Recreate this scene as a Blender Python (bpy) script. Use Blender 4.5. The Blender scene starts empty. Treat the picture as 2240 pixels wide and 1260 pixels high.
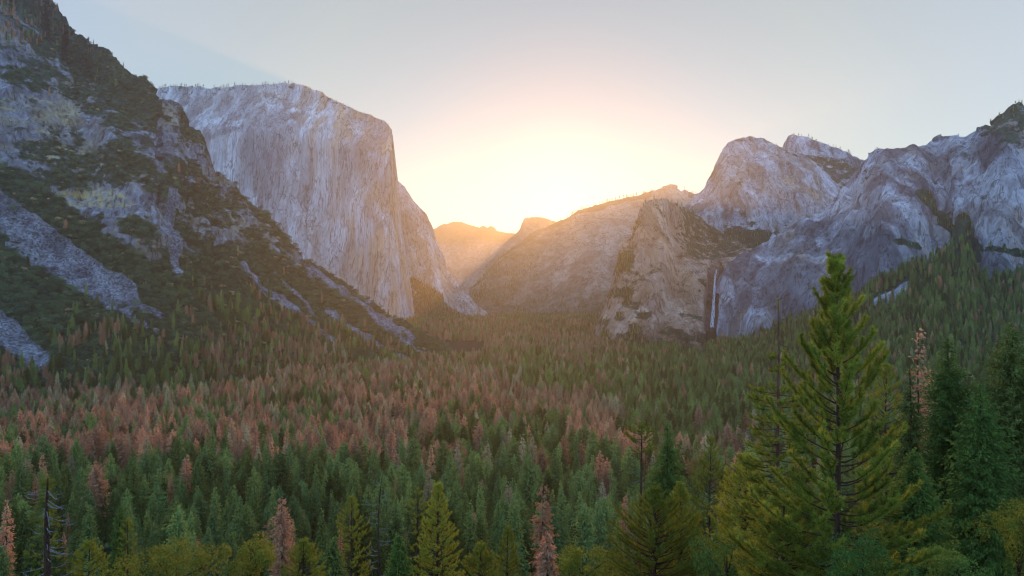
import bpy, math, random
import numpy as np
from mathutils import Vector

SC = bpy.context.scene
COL = SC.collection
R = math.radians

# ------------------------------------------------------------------ camera
EYE = 200.0                      # eye height above the valley floor, metres
FOC = 1483.0                     # focal length in photo pixels (photo is 2240 wide)
cam = bpy.data.cameras.new("camera")
cam.sensor_width = 36.0
cam.lens = 36.0 * FOC / 2240.0
cam.clip_start = 0.5
cam.clip_end = 60000.0
camo = bpy.data.objects.new("camera", cam)
camo.location = (0, 0, EYE)
camo.rotation_euler = (R(90), 0, 0)
COL.objects.link(camo)
SC.camera = camo

# ------------------------------------------------------------------ sky and sun
SUN_AZ = math.atan((1226 - 1120) / FOC)
SUN_EL = R(8.0)
SUN_DIR = Vector((math.sin(SUN_AZ) * math.cos(SUN_EL), math.cos(SUN_AZ) * math.cos(SUN_EL), math.sin(SUN_EL)))

world = bpy.data.worlds.new("World")
SC.world = world
world.use_nodes = True
world.cycles.sampling_method = "NONE"
nt = world.node_tree
nt.nodes.clear()
N = nt.nodes.new
L = nt.links.new
out = N("ShaderNodeOutputWorld")
sky = N("ShaderNodeTexSky")
sky.sky_type = 'NISHITA'
sky.sun_disc = False
sky.sun_elevation = SUN_EL
sky.sun_rotation = SUN_AZ
sky.altitude = 1300
sky.air_density = 1.0
sky.dust_density = 0.25
sky.ozone_density = 1.6
bg = N("ShaderNodeBackground")
bg.inputs['Strength'].default_value = 0.05
L(sky.outputs[0], bg.inputs['Color'])
# added sky fill, brighter and bluer away from the sun, plus its faint glow
tc = N("ShaderNodeTexCoord")
dot = N("ShaderNodeVectorMath"); dot.operation = 'DOT_PRODUCT'
nrm = N("ShaderNodeVectorMath"); nrm.operation = 'NORMALIZE'
L(tc.outputs['Generated'], nrm.inputs[0])
L(nrm.outputs[0], dot.inputs[0]); dot.inputs[1].default_value = SUN_DIR
ac = N("ShaderNodeMath"); ac.operation = 'ARCCOSINE'
L(dot.outputs['Value'], ac.inputs[0])
mr = N("ShaderNodeMapRange"); mr.inputs['From Min'].default_value = 0; mr.inputs['From Max'].default_value = math.pi
L(ac.outputs[0], mr.inputs['Value'])
cr = N("ShaderNodeValToRGB")
el = cr.color_ramp.elements
def stop(p, c):
    e = el.new(p); e.color = (*c, 1)
el[0].position = 0.0; el[0].color = (.06, .05, .03, 1)
el[1].position = 1.0; el[1].color = (.20, .38, .74, 1)
for deg, c in ((2.5, (.03, .03, .02)), (7, (.0, .01, .01)), (14, (.02, .045, .035)), (22, (.08, .09, .05)), (34, (.125, .125, .10)), (48, (.12, .15, .20)), (75, (.155, .27, .47))):
    stop(deg / 180.0, c)
L(mr.outputs[0], cr.inputs[0])
bg2 = N("ShaderNodeBackground"); bg2.inputs['Strength'].default_value = 1.0
L(cr.outputs[0], bg2.inputs['Color'])
add = N("ShaderNodeAddShader")
L(bg.outputs[0], add.inputs[0]); L(bg2.outputs[0], add.inputs[1])
L(add.outputs[0], out.inputs['Surface'])

sl = bpy.data.lights.new("sun", 'SUN')
sl.energy = 2.0
sl.angle = R(0.5)
sl.color = (1.0, 0.42, 0.10)
so = bpy.data.objects.new("sun", sl)
so.rotation_euler = (-SUN_DIR).to_track_quat('-Z', 'Y').to_euler()
so.location = (0, 0, 3000)
COL.objects.link(so)

SC.view_settings.view_transform = 'Standard'
SC.view_settings.look = 'None'
SC.view_settings.gamma = 1.0
SC.view_settings.exposure = 1.25
SC.view_settings.use_curve_mapping = False
SC.render.engine = 'CYCLES'
SC.cycles.max_bounces = 5
SC.cycles.diffuse_bounces = 2
SC.cycles.glossy_bounces = 1
SC.cycles.transmission_bounces = 2
SC.cycles.transparent_max_bounces = 4
SC.cycles.volume_bounces = 0
SC.cycles.use_denoising = True
SC.cycles.use_adaptive_sampling = False
SC.cycles.filter_width = 1.2
SC.cycles.caustics_reflective = False
SC.cycles.caustics_refractive = False

# ------------------------------------------------------------------ noise in numpy
def _h(ix, iy, iz, s):
    n = (ix.astype(np.int64) * 374761393 + iy.astype(np.int64) * 668265263 + iz.astype(np.int64) * 2147483647 + s * 974634777) & 0xFFFFFFFF
    n = ((n ^ (n >> 13)) * 1274126177) & 0xFFFFFFFF
    n = ((n ^ (n >> 16)) * 2246822519) & 0xFFFFFFFF
    return ((n ^ (n >> 15)) & 0xFFFFFF) / float(0xFFFFFF)

def vnoise(x, y, z, s=0):
    x, y, z = np.broadcast_arrays(np.asarray(x, float), np.asarray(y, float), np.asarray(z, float))
    xi, yi, zi = np.floor(x), np.floor(y), np.floor(z)
    fx, fy, fz = x - xi, y - yi, z - zi
    fx, fy, fz = (f * f * f * (f * (f * 6 - 15) + 10) for f in (fx, fy, fz))
    r = 0
    for a in (0, 1):
        for b in (0, 1):
            for c in (0, 1):
                w = (fx if a else 1 - fx) * (fy if b else 1 - fy) * (fz if c else 1 - fz)
                r = r + w * _h(xi + a, yi + b, zi + c, s)
    return r * 2 - 1

def fbm(x, y, z, o=4, s=0, gain=0.5):
    a, r, t = 1.0, 0, 0
    for k in range(o):
        r = r + a * vnoise(x * 2**k, y * 2**k, z * 2**k, s + k * 17)
        t += a; a *= gain
    return r / t

def ridged(x, y, z, o=4, s=0):
    a, r, t = 1.0, 0, 0
    for k in range(o):
        r = r + a * (1 - 2 * np.abs(vnoise(x * 2**k, y * 2**k, z * 2**k, s + k * 31)))
        t += a; a *= 0.5
    return r / t

def pl(pts):
    a = np.array(pts, float)
    return lambda x: np.interp(x, a[:, 0], a[:, 1])

def sstep(a, b, x):
    t = np.clip((x - a) / (b - a), 0, 1)
    return t * t * (3 - 2 * t)

# ------------------------------------------------------------------ object helpers
def mesh(name, v, f, mats=(), mi=None, smooth=False):
    me = bpy.data.meshes.new(name)
    v = np.asarray(v, np.float32)
    if isinstance(f, np.ndarray):
        n, k = f.shape
        me.vertices.add(len(v)); me.vertices.foreach_set('co', v.ravel())
        me.loops.add(n * k); me.loops.foreach_set('vertex_index', f.astype(np.int32).ravel())
        me.polygons.add(n); me.polygons.foreach_set('loop_start', np.arange(0, n * k, k, dtype=np.int32))
        if smooth: me.polygons.foreach_set('use_smooth', np.ones(n, bool))
        me.update(calc_edges=True)
    else:
        me.from_pydata([tuple(map(float, p)) for p in v], [], f)
        if smooth: me.polygons.foreach_set('use_smooth', np.ones(len(me.polygons), bool))
        me.update()
    for m in mats: me.materials.append(m)
    if mi is not None: me.polygons.foreach_set('material_index', np.asarray(mi, np.int32))
    return me

def link(name, data, parent=None, loc=(0, 0, 0), **props):
    o = bpy.data.objects.new(name, data)
    COL.objects.link(o)
    o.location = loc
    if parent is not None: o.parent = parent
    for k, v in props.items(): o[k] = v
    return o

def tag(o, label=None, cat=None, group=None, kind=None):
    if label: o['label'] = label
    if cat: o['category'] = cat
    if group: o['group'] = group
    if kind: o['kind'] = kind
    return o

# ------------------------------------------------------------------ materials
def newmat(name):
    m = bpy.data.materials.new(name); m.use_nodes = True
    m.node_tree.nodes.clear()
    return m, m.node_tree.nodes.new, m.node_tree.links.new

class NB:
    """small node builder"""
    def __init__(s, name):
        s.m, s.N, s.L = newmat(name)
        s.pos = s.N("ShaderNodeNewGeometry")
    def val(s, x, sock):
        if hasattr(x, 'is_output'): s.L(x, sock)
        else: sock.default_value = x
    def math(s, op, a, b=0.0, clamp=False):
        n = s.N("ShaderNodeMath"); n.operation = op; n.use_clamp = clamp
        s.val(a, n.inputs[0]); s.val(b, n.inputs[1]); return n.outputs[0]
    def rng(s, x, a, b, c=0.0, d=1.0):
        n = s.N("ShaderNodeMapRange"); n.clamp = True
        s.val(x, n.inputs[0]); n.inputs[1].default_value = a; n.inputs[2].default_value = b
        n.inputs[3].default_value = c; n.inputs[4].default_value = d; return n.outputs[0]
    def vec(s, sx, sy, sz, src=None):
        n = s.N("ShaderNodeVectorMath"); n.operation = 'MULTIPLY'
        s.L(src or s.pos.outputs['Position'], n.inputs[0]); n.inputs[1].default_value = (sx, sy, sz); return n.outputs[0]
    def noise(s, v, detail=5, rough=.55, dist=0.0):
        n = s.N("ShaderNodeTexNoise"); s.L(v, n.inputs['Vector']); n.inputs['Scale'].default_value = 1
        n.inputs['Detail'].default_value = detail; n.inputs['Roughness'].default_value = rough; n.inputs['Distortion'].default_value = dist
        return n.outputs[0]
    def voro(s, v, feature='F1', outp='Distance'):
        n = s.N("ShaderNodeTexVoronoi"); n.feature = feature; s.L(v, n.inputs['Vector']); n.inputs['Scale'].default_value = 1
        return n.outputs[outp]
    def mix(s, f, a, b):
        n = s.N("ShaderNodeMix"); n.data_type = 'RGBA'
        s.val(f, n.inputs[0])
        for x, k in ((a, 6), (b, 7)):
            if hasattr(x, 'is_output'): s.L(x, n.inputs[k])
            else: n.inputs[k].default_value = (*x, 1)
        return n.outputs[2]
    def mul(s, col, f):
        n = s.N("ShaderNodeVectorMath"); n.operation = 'SCALE'
        s.L(col, n.inputs[0]); s.val(f, n.inputs['Scale']); return n.outputs[0]
    def attr(s, name):
        n = s.N("ShaderNodeAttribute"); n.attribute_name = name; return n.outputs['Fac']
    def bump(s, h, dist, strength=1.0):
        n = s.N("ShaderNodeBump"); n.inputs['Distance'].default_value = dist; n.inputs['Strength'].default_value = strength
        s.L(h, n.inputs['Height']); return n.outputs[0]
    def diffuse(s, col, normal=None, rough=1.0):
        n = s.N("ShaderNodeBsdfDiffuse"); s.val(col if hasattr(col, 'is_output') else (*col, 1), n.inputs[0])
        n.inputs[1].default_value = rough
        if normal: s.L(normal, n.inputs['Normal'])
        return n.outputs[0]
    def out(s, sh):
        o = s.N("ShaderNodeOutputMaterial"); s.L(sh, o.inputs['Surface']); return s.m

def rock_mat(name, pale, mid, dark, warm, veg=(.028, .052, .032), S=1.0, streak=1.0, scree=None, grass=None, tall=1.0):
    b = NB(name)
    # wobble the coordinates a little so that slabs and joints do not run dead straight
    wn_ = b.N("ShaderNodeTexNoise"); b.L(b.vec(.012 / S, .012 / S, .008 / S), wn_.inputs['Vector']); wn_.inputs['Scale'].default_value = 1; wn_.inputs['Detail'].default_value = 5
    off = b.N("ShaderNodeVectorMath"); off.operation = 'MULTIPLY_ADD'
    b.L(wn_.outputs['Color'], off.inputs[0]); off.inputs[1].default_value = (45 * S, 45 * S, 90 * S); b.L(b.pos.outputs['Position'], off.inputs[2])
    W = off.outputs[0]
    tz = 1 / tall
    st = b.noise(b.vec(.040 / S, .040 / S, .0018 * tz / S), 5, .55, .2)       # vertical water streaks
    st2 = b.noise(b.vec(.011 / S, .011 / S, .0008 * tz / S), 4, .55, .5)
    thin = b.noise(b.vec(.09 / S, .09 / S, .0030 * tz / S), 3, .5)
    bl = b.noise(b.vec(.0055 / S, .0055 / S, .0045 / S), 5, .55, .8)          # blotches
    fine = b.noise(b.vec(.07 / S, .07 / S, .030 * tz / S), 5, .62)
    def slabs(f1, f2):
        c = b.N("ShaderNodeTexVoronoi"); b.L(b.vec(f1 / S, f1 / S, f2 * tz / S, W), c.inputs['Vector']); c.inputs['Scale'].default_value = 1
        e = b.voro(b.vec(f1 / S, f1 / S, f2 * tz / S, W), 'DISTANCE_TO_EDGE')
        sp = b.N("ShaderNodeSeparateColor"); b.L(c.outputs['Color'], sp.inputs[0])
        return sp.outputs[0], e
    s1, e1 = slabs(.012, .0024)
    s2, e2 = slabs(.040, .0085)
    msk = b.rng(b.noise(b.vec(.008 / S, .008 / S, .006 / S), 4, .6), .45, .62)
    msk2 = b.rng(b.noise(b.vec(.017 / S, .017 / S, .010 / S), 4, .6), .44, .60)
    crack = b.math('SUBTRACT', 1.0, b.math('MULTIPLY', b.rng(e1, .0, .045, 1, 0), msk))
    crack2 = b.math('SUBTRACT', 1.0, b.math('MULTIPLY', b.rng(e2, .0, .10, 1, 0), msk2))
    vl = b.noise(b.vec(.026 / S, .026 / S, .0013 * tz / S, W), 3, .5, .3)
    vcrack = b.rng(b.math('ABSOLUTE', b.math('SUBTRACT', vl, .5)), .004, .018, 0, 1)
    col = b.mix(b.rng(st, .36, .64), mid, pale)
    col = b.mix(b.math('MULTIPLY', b.rng(st2, .49, .60), .88 * streak), col, dark)
    col = b.mix(b.math('MULTIPLY', b.rng(bl, .48, .66), .55), col, mid)
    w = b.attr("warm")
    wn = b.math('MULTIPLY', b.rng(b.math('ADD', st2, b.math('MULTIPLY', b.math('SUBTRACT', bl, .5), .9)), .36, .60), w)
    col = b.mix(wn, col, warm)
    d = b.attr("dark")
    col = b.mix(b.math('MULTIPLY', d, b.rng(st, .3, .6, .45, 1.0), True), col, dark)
    col = b.mix(b.math('MULTIPLY', b.rng(thin, .60, .70), .45 * streak), col, dark)
    col = b.mul(col, b.rng(s1, 0, 1, .80, 1.12))
    col = b.mul(col, b.rng(s2, 0, 1, .90, 1.08))
    col = b.mul(col, b.rng(fine, .34, .66, .85, 1.10))
    col = b.mul(col, b.rng(crack, 0, 1, .50, 1.0))
    col = b.mul(col, b.rng(crack2, 0, 1, .52, 1.0))
    col = b.mul(col, b.rng(vcrack, 0, 1, .42, 1.0))
    h = b.math('ADD', b.math('ADD', b.math('MULTIPLY', st, 1.8), b.math('MULTIPLY', crack, .5)), b.math('ADD', b.math('MULTIPLY', fine, .8), b.math('ADD', b.math('MULTIPLY', s1, .5), b.math('MULTIPLY', s2, .35))))
    if grass:
        g = b.attr("grass")
        col = b.mix(b.math('MULTIPLY', g, b.rng(fine, .42, .56)), col, grass)
    if scree:
        s_ = b.attr("scree")
        vc = b.N("ShaderNodeTexVoronoi"); b.L(b.vec(.30, .30, .30), vc.inputs['Vector']); vc.inputs['Scale'].default_value = 1
        sn = b.noise(b.vec(.025, .025, .012), 5, .65)
        sc_ = b.mix(b.rng(sn, .40, .60), scree[0], scree[1])
        sep = b.N("ShaderNodeSeparateColor"); b.L(vc.outputs['Color'], sep.inputs[0])
        sc_ = b.mul(sc_, b.rng(sep.outputs[0], 0, 1, .35, 1.35))
        col = b.mix(s_, col, sc_)
        h = b.math('ADD', h, b.math('MULTIPLY', b.math('MULTIPLY', sep.outputs[1], s_), .6))
    v = b.attr("veg")
    vn = b.noise(b.vec(.02 / S, .02 / S, .03 / S), 6, .68)
    vf = b.rng(b.math('SUBTRACT', b.math('ADD', v, b.math('MULTIPLY', b.math('SUBTRACT', vn, .5), 1.6)), .5), -.06 if S < 2 else -.35, .10 if S < 2 else .45)  # wider blend on far rock softens plant patches as haze would
    vcol = b.mix(b.rng(b.noise(b.vec(.05 / S, .05 / S, .05 / S), 5, .7), .38, .62), tuple(c * .45 for c in veg), tuple(c * 1.6 for c in veg))
    col = b.mix(vf, col, vcol)
    h = b.math('ADD', h, b.math('MULTIPLY', vf, .5))
    return b.out(b.diffuse(col, b.bump(h, 2.5 * S)))

def leaf_mat(name, c1, c2, trans=.35, tcol=None, vary=.35):
    b = NB(name)
    oi = b.N("ShaderNodeObjectInfo")
    isl = b.pos.outputs['Random Per Island']
    wn = b.N("ShaderNodeTexWhiteNoise"); wn.noise_dimensions = '1D'; b.L(oi.outputs['Random'], wn.inputs['W'])
    col = b.mix(b.math('ADD', b.math('ADD', b.math('MULTIPLY', isl, .35), b.math('MULTIPLY', wn.outputs['Value'], .35)), b.math('MULTIPLY', b.rng(b.noise(b.vec(.7, .7, .7), 2, .5), .32, .68), .30)), c1, c2)
    col = b.mul(col, b.rng(oi.outputs['Random'], 0, 1, 1 - vary, 1 + vary))
    d = b.diffuse(col)
    t = b.N("ShaderNodeBsdfTranslucent")
    b.L(b.mul(col, 1.0), t.inputs[0])
    mx = b.N("ShaderNodeMixShader"); mx.inputs[0].default_value = trans
    b.L(d, mx.inputs[1]); b.L(t.outputs[0], mx.inputs[2])
    return b.out(mx.outputs[0])

def bark_mat(name, c1, c2, sc=1.0):
    b = NB(name)
    tcn = b.N("ShaderNodeTexCoord")
    v = b.vec(7 * sc, 7 * sc, 1.3 * sc, tcn.outputs['Object'])
    n = b.noise(v, 6, .65, .5)
    n2 = b.noise(b.vec(.8, .8, .4, tcn.outputs['Object']), 3, .5)
    col = b.mix(b.rng(n, .35, .62), c1, c2)
    col = b.mul(col, b.rng(n2, .3, .7, .7, 1.25))
    return b.out(b.diffuse(col, b.bump(n, .06)))

M_GREEN = leaf_mat("green_needles", (.045, .125, .055), (.30, .34, .070), .16, vary=.6)
M_PINE = leaf_mat("yellow_green_needles", (.06, .12, .022), (.46, .47, .06), .40, vary=.2)
M_FIR = leaf_mat("deep_green_needles", (.035, .11, .030), (.24, .33, .06), .30, vary=.2)
M_BROWN = leaf_mat("dead_brown_needles", (.36, .165, .085), (.66, .39, .21), .25, vary=.35)
M_TAN = leaf_mat("fading_tan_needles", (.34, .28, .14), (.60, .47, .25), .2)
M_OAK = leaf_mat("oak_leaves", (.12, .15, .025), (.32, .31, .045), .40, vary=.15)
M_SHRUB = leaf_mat("shrub_leaves", (.035, .095, .060), (.14, .19, .075), .15, vary=.55)
M_BARK = bark_mat("dark_bark", (.040, .022, .014), (.13, .075, .045))
M_REDBARK = bark_mat("reddish_bark", (.10, .045, .030), (.24, .12, .08))
M_DEAD = bark_mat("weathered_grey_wood", (.16, .145, .14), (.38, .345, .33))

# ------------------------------------------------------------------ ground
gprof = pl([(-200, 196), (0, 198), (8, 196), (30, 180), (63, 160), (100, 141), (150, 121), (200, 106), (250, 92), (400, 60), (577, 36), (900, 14), (1300, 5), (2000, 0), (40000, 0)])
def gz(X, Y):
    X = np.asarray(X, float); Y = np.asarray(Y, float)
    d = np.sqrt(np.maximum(Y, 0) ** 2 + .15 * X * X) * np.sign(np.maximum(Y, 1e-3))
    return gprof(d) + 4.0 * fbm(X / 90, Y / 90, 0 * X, 3, 5) * sstep(20, 200, d)

def to_px(X, Y, Z):
    return 1120 + FOC * X / Y, 630 - FOC * (Z - EYE) / Y

def pt(x, y, D):
    return np.array([(x - 1120) / FOC * D, D, EYE + (630 - y) / FOC * D])

def build_ground():
    ys = np.concatenate([np.linspace(-60, 60, 25), np.geomspace(66, 30000, 150)])
    t = np.linspace(-1, 1, 121)
    YY, TT = np.meshgrid(ys, t, indexing='ij')
    XX = TT * (np.abs(YY) * 1.3 + 150)
    ZZ = gz(XX, YY)
    n, m = YY.shape
    v = np.stack([XX, YY, ZZ], -1).reshape(-1, 3)
    i = np.arange(n * m).reshape(n, m)
    f = np.stack([i[:-1, :-1], i[:-1, 1:], i[1:, 1:], i[1:, :-1]], -1).reshape(-1, 4)
    b = NB("forest_floor")
    n1 = b.noise(b.vec(.05, .05, .05), 6, .65)
    n2 = b.noise(b.vec(.6, .6, .6), 4, .6)
    c = b.mix(b.rng(n1, .35, .65), (.020, .026, .016), (.050, .042, .028))
    c = b.mul(c, b.rng(n2, .3, .7, .6, 1.3))
    m_ = b.out(b.diffuse(c, b.bump(n2, .5)))
    return link("ground", mesh("ground", v, f, [m_], smooth=True), kind="structure", label="dark forest floor falling from the viewpoint to the flat valley")
build_ground()

# ------------------------------------------------------------------ mountains
MT = {}
def mountain(name, label, crest, base, Db, Dc, mat, step=4.0, nv=120, prof=None, dmod=None, attrs=None,
             disp=(18, 90, 4.0), disp2=(5, 22, 3.0), crestj=3.0, ground=True, seed=1, iso=.18, back=((1.03, .985), (1.12, .85), (1.35, .25))):
    """A rock body: columns across, rows from its foot up the front to the crest and down the back."""
    cp = np.array(crest, float)
    seg = np.hypot(np.diff(cp[:, 0]), .6 * np.diff(cp[:, 1]))
    s = np.concatenate([[0], np.cumsum(seg)])
    n = int(s[-1] / step)
    u = np.linspace(0, s[-1], n)
    x = np.interp(u, s, cp[:, 0]); yc = np.interp(u, s, cp[:, 1])
    yb = pl(base)(x)
    db, dc = pl(Db)(x), pl(Dc)(x)
    v = np.linspace(0, 1, nv)
    prof = prof or (lambda v: v)
    V, X = np.meshgrid(v, x, indexing='ij')
    YB, YC = np.broadcast_to(yb, V.shape), np.broadcast_to(yc, V.shape)
    PY = YB + (YC - YB) * V
    D = db + (dc - db) * prof(V)
    if dmod is not None: D = D + dmod(X, PY, V)
    P = np.stack([(X - 1120) / FOC * D, D, EYE + (630 - PY) / FOC * D], -1)
    if ground:
        g = gz(P[0, :, 0], P[0, :, 1]) - 12
        P[0, :, 2] = np.minimum(P[0, :, 2], g)
    # back
    rows = [P]
    c = P[-1]
    for k, (q, zf) in enumerate(back):
        r = c.copy(); r[:, 0] *= q ** .5; r[:, 1] = c[:, 1] * q; r[:, 2] = c[:, 2] * zf - 10
        rows.append(r[None])
    P = np.concatenate(rows, 0)
    nrm = np.cross(np.gradient(P, axis=1), np.gradient(P, axis=0))
    nrm /= np.linalg.norm(nrm, axis=-1, keepdims=True) + 1e-9
    nrm *= -np.sign((nrm[..., 1:2] + 1e-6))      # towards the viewer's side
    a, sc, stz = disp
    w = np.ones(P.shape[:2]); w[0] = .2; w[-2:] = .5
    q = P
    d = a * (.65 * fbm(q[..., 0] / sc, q[..., 1] / sc, q[..., 2] / (sc * stz), 5, seed) + .5 * ridged(q[..., 0] / sc / 1.7, q[..., 1] / sc / 1.7, q[..., 2] / (sc * stz * .8), 4, seed + 5))
    a2, sc2, stz2 = disp2
    d = d + a2 * fbm(q[..., 0] / sc2, q[..., 1] / sc2, q[..., 2] / (sc2 * stz2), 3, seed + 9) + a2 * iso * fbm(q[..., 0] / sc2, q[..., 1] / sc2, q[..., 2] / (sc2 * .6), 3, seed + 19)
    P = P + nrm * (d * w)[..., None]
    jit = crestj * fbm(q[..., 0] / 25, q[..., 1] / 60, 0 * q[..., 2], 4, seed + 3)
    vv = np.concatenate([v, np.ones(len(back))])[:, None]
    P[..., 2] += jit * vv ** 6
    nn, m = P.shape[:2]
    i = np.arange(nn * m).reshape(nn, m)
    f = np.stack([i[:-1, :-1], i[:-1, 1:], i[1:, 1:], i[1:, :-1]], -1).reshape(-1, 4)
    me = mesh(name, P.reshape(-1, 3), f, [mat], smooth=False)
    full = lambda A: np.concatenate([A, np.repeat(A[-1:], len(back), 0)], 0)
    Xf, Yf, Vf = full(X), full(PY), full(V)
    out = {}
    for an in ("warm", "dark", "veg", "scree", "grass"):
        fn = (attrs or {}).get(an)
        val = np.zeros((nn, m)) if fn is None else np.clip(fn(Xf, Yf, Vf, P, nrm), 0, 1)
        at = me.attributes.new(an, 'FLOAT', 'POINT')
        at.data.foreach_set('value', val.astype(np.float32).ravel())
        out[an] = val
    o = link(name, me, kind="structure", label=label)
    MT[name] = dict(o=o, P=P, X=Xf, Y=Yf, V=Vf, a=out, nv=nv)
    return MT[name]

def band(x, y, pts, w):
    """1 inside a strip of half-width w(px) along the polyline pts (photo pixels when first laid out), soft edge"""
    p = np.array(pts, float); best = np.full(np.shape(x), 1e9)
    for k in range(len(p) - 1):
        a, b_ = p[k], p[k + 1]; ab = b_ - a
        t = np.clip(((x - a[0]) * ab[0] + (y - a[1]) * ab[1]) / (ab @ ab), 0, 1)
        wk = 1.0 if len(a) < 3 else 1.0
        best = np.minimum(best, np.hypot(x - a[0] - t * ab[0], y - a[1] - t * ab[1]))
    return 1 - sstep(w * .7, w * 1.1, best)

# --- the near slope on the left -----------------------------------
L_crest = [(-620, -560), (-300, -330), (0, -110), (95, -22), (122, 4), (135, 30), (150, 38), (166, 72), (182, 78), (232, 110), (285, 155), (320, 176), (338, 192), (350, 222),
           (372, 222), (388, 228), (402, 250), (415, 276), (440, 288), (452, 320), (462, 352), (470, 378), (490, 392), (530, 428), (556, 452), (578, 462), (590, 480), (604, 496), (625, 522), (650, 560), (700, 592),
           (800, 655), (850, 690), (920, 735), (975, 772), (1010, 792), (1060, 812)]
M_LEFT = rock_mat("left_slope_rock", (.31, .31, .325), (.155, .155, .17), (.085, .085, .10), (.36, .30, .18), S=.55, scree=((.25, .25, .265), (.12, .12, .13)), grass=(.42, .33, .13))
lowline = pl([(-600, 250), (0, 350), (120, 430), (260, 510), (330, 560), (400, 560), (470, 540), (560, 560), (640, 585), (700, 592), (1060, 812)])
crestf = pl(L_crest)
SCREE = [([(-60, 430), (60, 510), (150, 575), (230, 630), (265, 655)], 44), ([(260, 650), (300, 672), (350, 700)], 15), ([(20, 545), (120, 605), (180, 640), (262, 688), (330, 730)], 8),
         ([(-60, 690), (20, 735), (75, 790)], 38), ([(528, 588), (580, 640), (640, 690), (720, 748)], 11), ([(680, 598), (750, 648), (830, 705), (900, 760), (960, 795)], 11),
         ([(715, 680), (790, 735), (885, 800)], 10), ([(372, 430), (376, 500), (386, 600)], 11), ([(600, 600), (680, 690)], 6), ([(820, 690), (900, 745)], 7)]
CHUTES = ["the widest scree chute", "the widest chute's tail", "the thin pale chute", "the bottom left scree", "the long middle chute", "the ridge foot chute", "the lower ridge chute", "the upright pale gully", "the narrow upper chute", "the last short chute"]
def sun_facing_fins(x):  # sawtooth ribs made up to turn crest faces towards the sun
    q = ((x + 14 * np.sin(x / 23.)) / 58.0) % 1.0
    return np.where(q < .68, q / .68, (1 - q) / .32)
def l_scree(x, y, v, P, n):
    wob = 9 * fbm(P[..., 0] / 40, P[..., 1] / 40, P[..., 2] / 40, 3, 77)
    r = 0
    for p, w in SCREE: r = np.maximum(r, band(x + wob, y + wob, p, w))
    return r
def l_veg(x, y, v, P, n):
    nz = fbm(P[..., 0] / 70, P[..., 1] / 70, P[..., 2] / 55, 5, 41)
    low = sstep(-25, 25, y - lowline(x) + 40 * nz)
    top = 1 - sstep(70, 140, y - crestf(x) + 60 * nz) * (x < 345) - 1.0 * (x >= 345)
    rightside = sstep(430, 600, x) * .85
    patch = .50 + .85 * nz + .25 * rightside
    r = np.maximum(np.maximum(low, np.clip(top, 0, 1)), patch)
    r = np.maximum(r, sstep(330, 480, x) * (.60 + .6 * nz))
    return r * (1 - .95 * l_scree(x, y, v, P, n))
def l_grass(x, y, v, P, n):
    nz = fbm(P[..., 0] / 60, P[..., 1] / 60, P[..., 2] / 20, 4, 51)
    return np.clip(np.maximum(np.maximum(band(x, y, [(90, 320), (170, 350), (280, 370)], 34), band(x, y, [(150, 430), (200, 425), (270, 455)], 30)), band(x, y, [(20, 240), (150, 250)], 30) * .8) * (.4 + 1.5 * nz), 0, 1)
def l_warm(x, y, v, P, n):
    return np.clip(.35 + .8 * fbm(P[..., 0] / 150, P[..., 1] / 150, P[..., 2] / 60, 3, 61), 0, .6)
LEFT = mountain("mountain_slope", "steep left valley side of grey crags, shrub thickets and pale scree chutes", L_crest,
                [(-620, 980), (0, 915), (140, 895), (300, 880), (450, 860), (600, 845), (720, 833), (830, 822), (930, 812), (1000, 806), (1060, 820)],
                [(-620, 700), (0, 950), (140, 1000), (300, 1060), (450, 1160), (600, 1290), (720, 1430), (830, 1570), (930, 1700), (1000, 1800), (1060, 1850)],
                [(-620, 1500), (-100, 1900), (0, 1950), (122, 1960), (190, 1930), (250, 1850), (338, 1800), (445, 1850), (565, 1900), (700, 1950), (850, 1990), (975, 1960), (1060, 1900)],
                M_LEFT, step=4.0, nv=210, prof=lambda v: v ** .92,
                dmod=lambda x, y, v: -70 * sstep(.35, .55, v) * (1 - sstep(.72, .92, v)) * (1 - sstep(300, 460, x)) + 120 * sun_facing_fins(x) * (1 - sstep(70, 130, y - crestf(x))) * (1 - sstep(190, 240, x)),
                attrs=dict(warm=l_warm, veg=l_veg, scree=l_scree, grass=l_grass),
                disp=(24, 85, 1.3), disp2=(8, 22, .7), crestj=5, seed=3, iso=.7)

# --- the great pale monolith --------------------------------------
E_crest = [(250, 200), (340, 190), (400, 191), (460, 192), (520, 187), (570, 184), (620, 180), (660, 184), (700, 200), (740, 220), (780, 240), (830, 258), (848, 265), (855, 274),
           (857, 300), (858, 340), (861, 390), (867, 440), (874, 500), (881, 550), (888, 610), (894, 660), (898, 702)]
M_CAP = rock_mat("pale_granite", (.68, .66, .65), (.48, .46, .46), (.22, .19, .195), (.54, .37, .24), S=1.0)
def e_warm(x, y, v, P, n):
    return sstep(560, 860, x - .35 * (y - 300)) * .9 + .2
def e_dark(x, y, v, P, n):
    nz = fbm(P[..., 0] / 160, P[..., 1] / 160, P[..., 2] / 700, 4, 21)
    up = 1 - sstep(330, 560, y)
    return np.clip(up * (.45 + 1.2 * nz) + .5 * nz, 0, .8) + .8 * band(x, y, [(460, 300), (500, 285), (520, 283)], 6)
def e_veg(x, y, v, P, n):
    return .25 * (v > .975) + .12 * (v > .93) 
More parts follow.
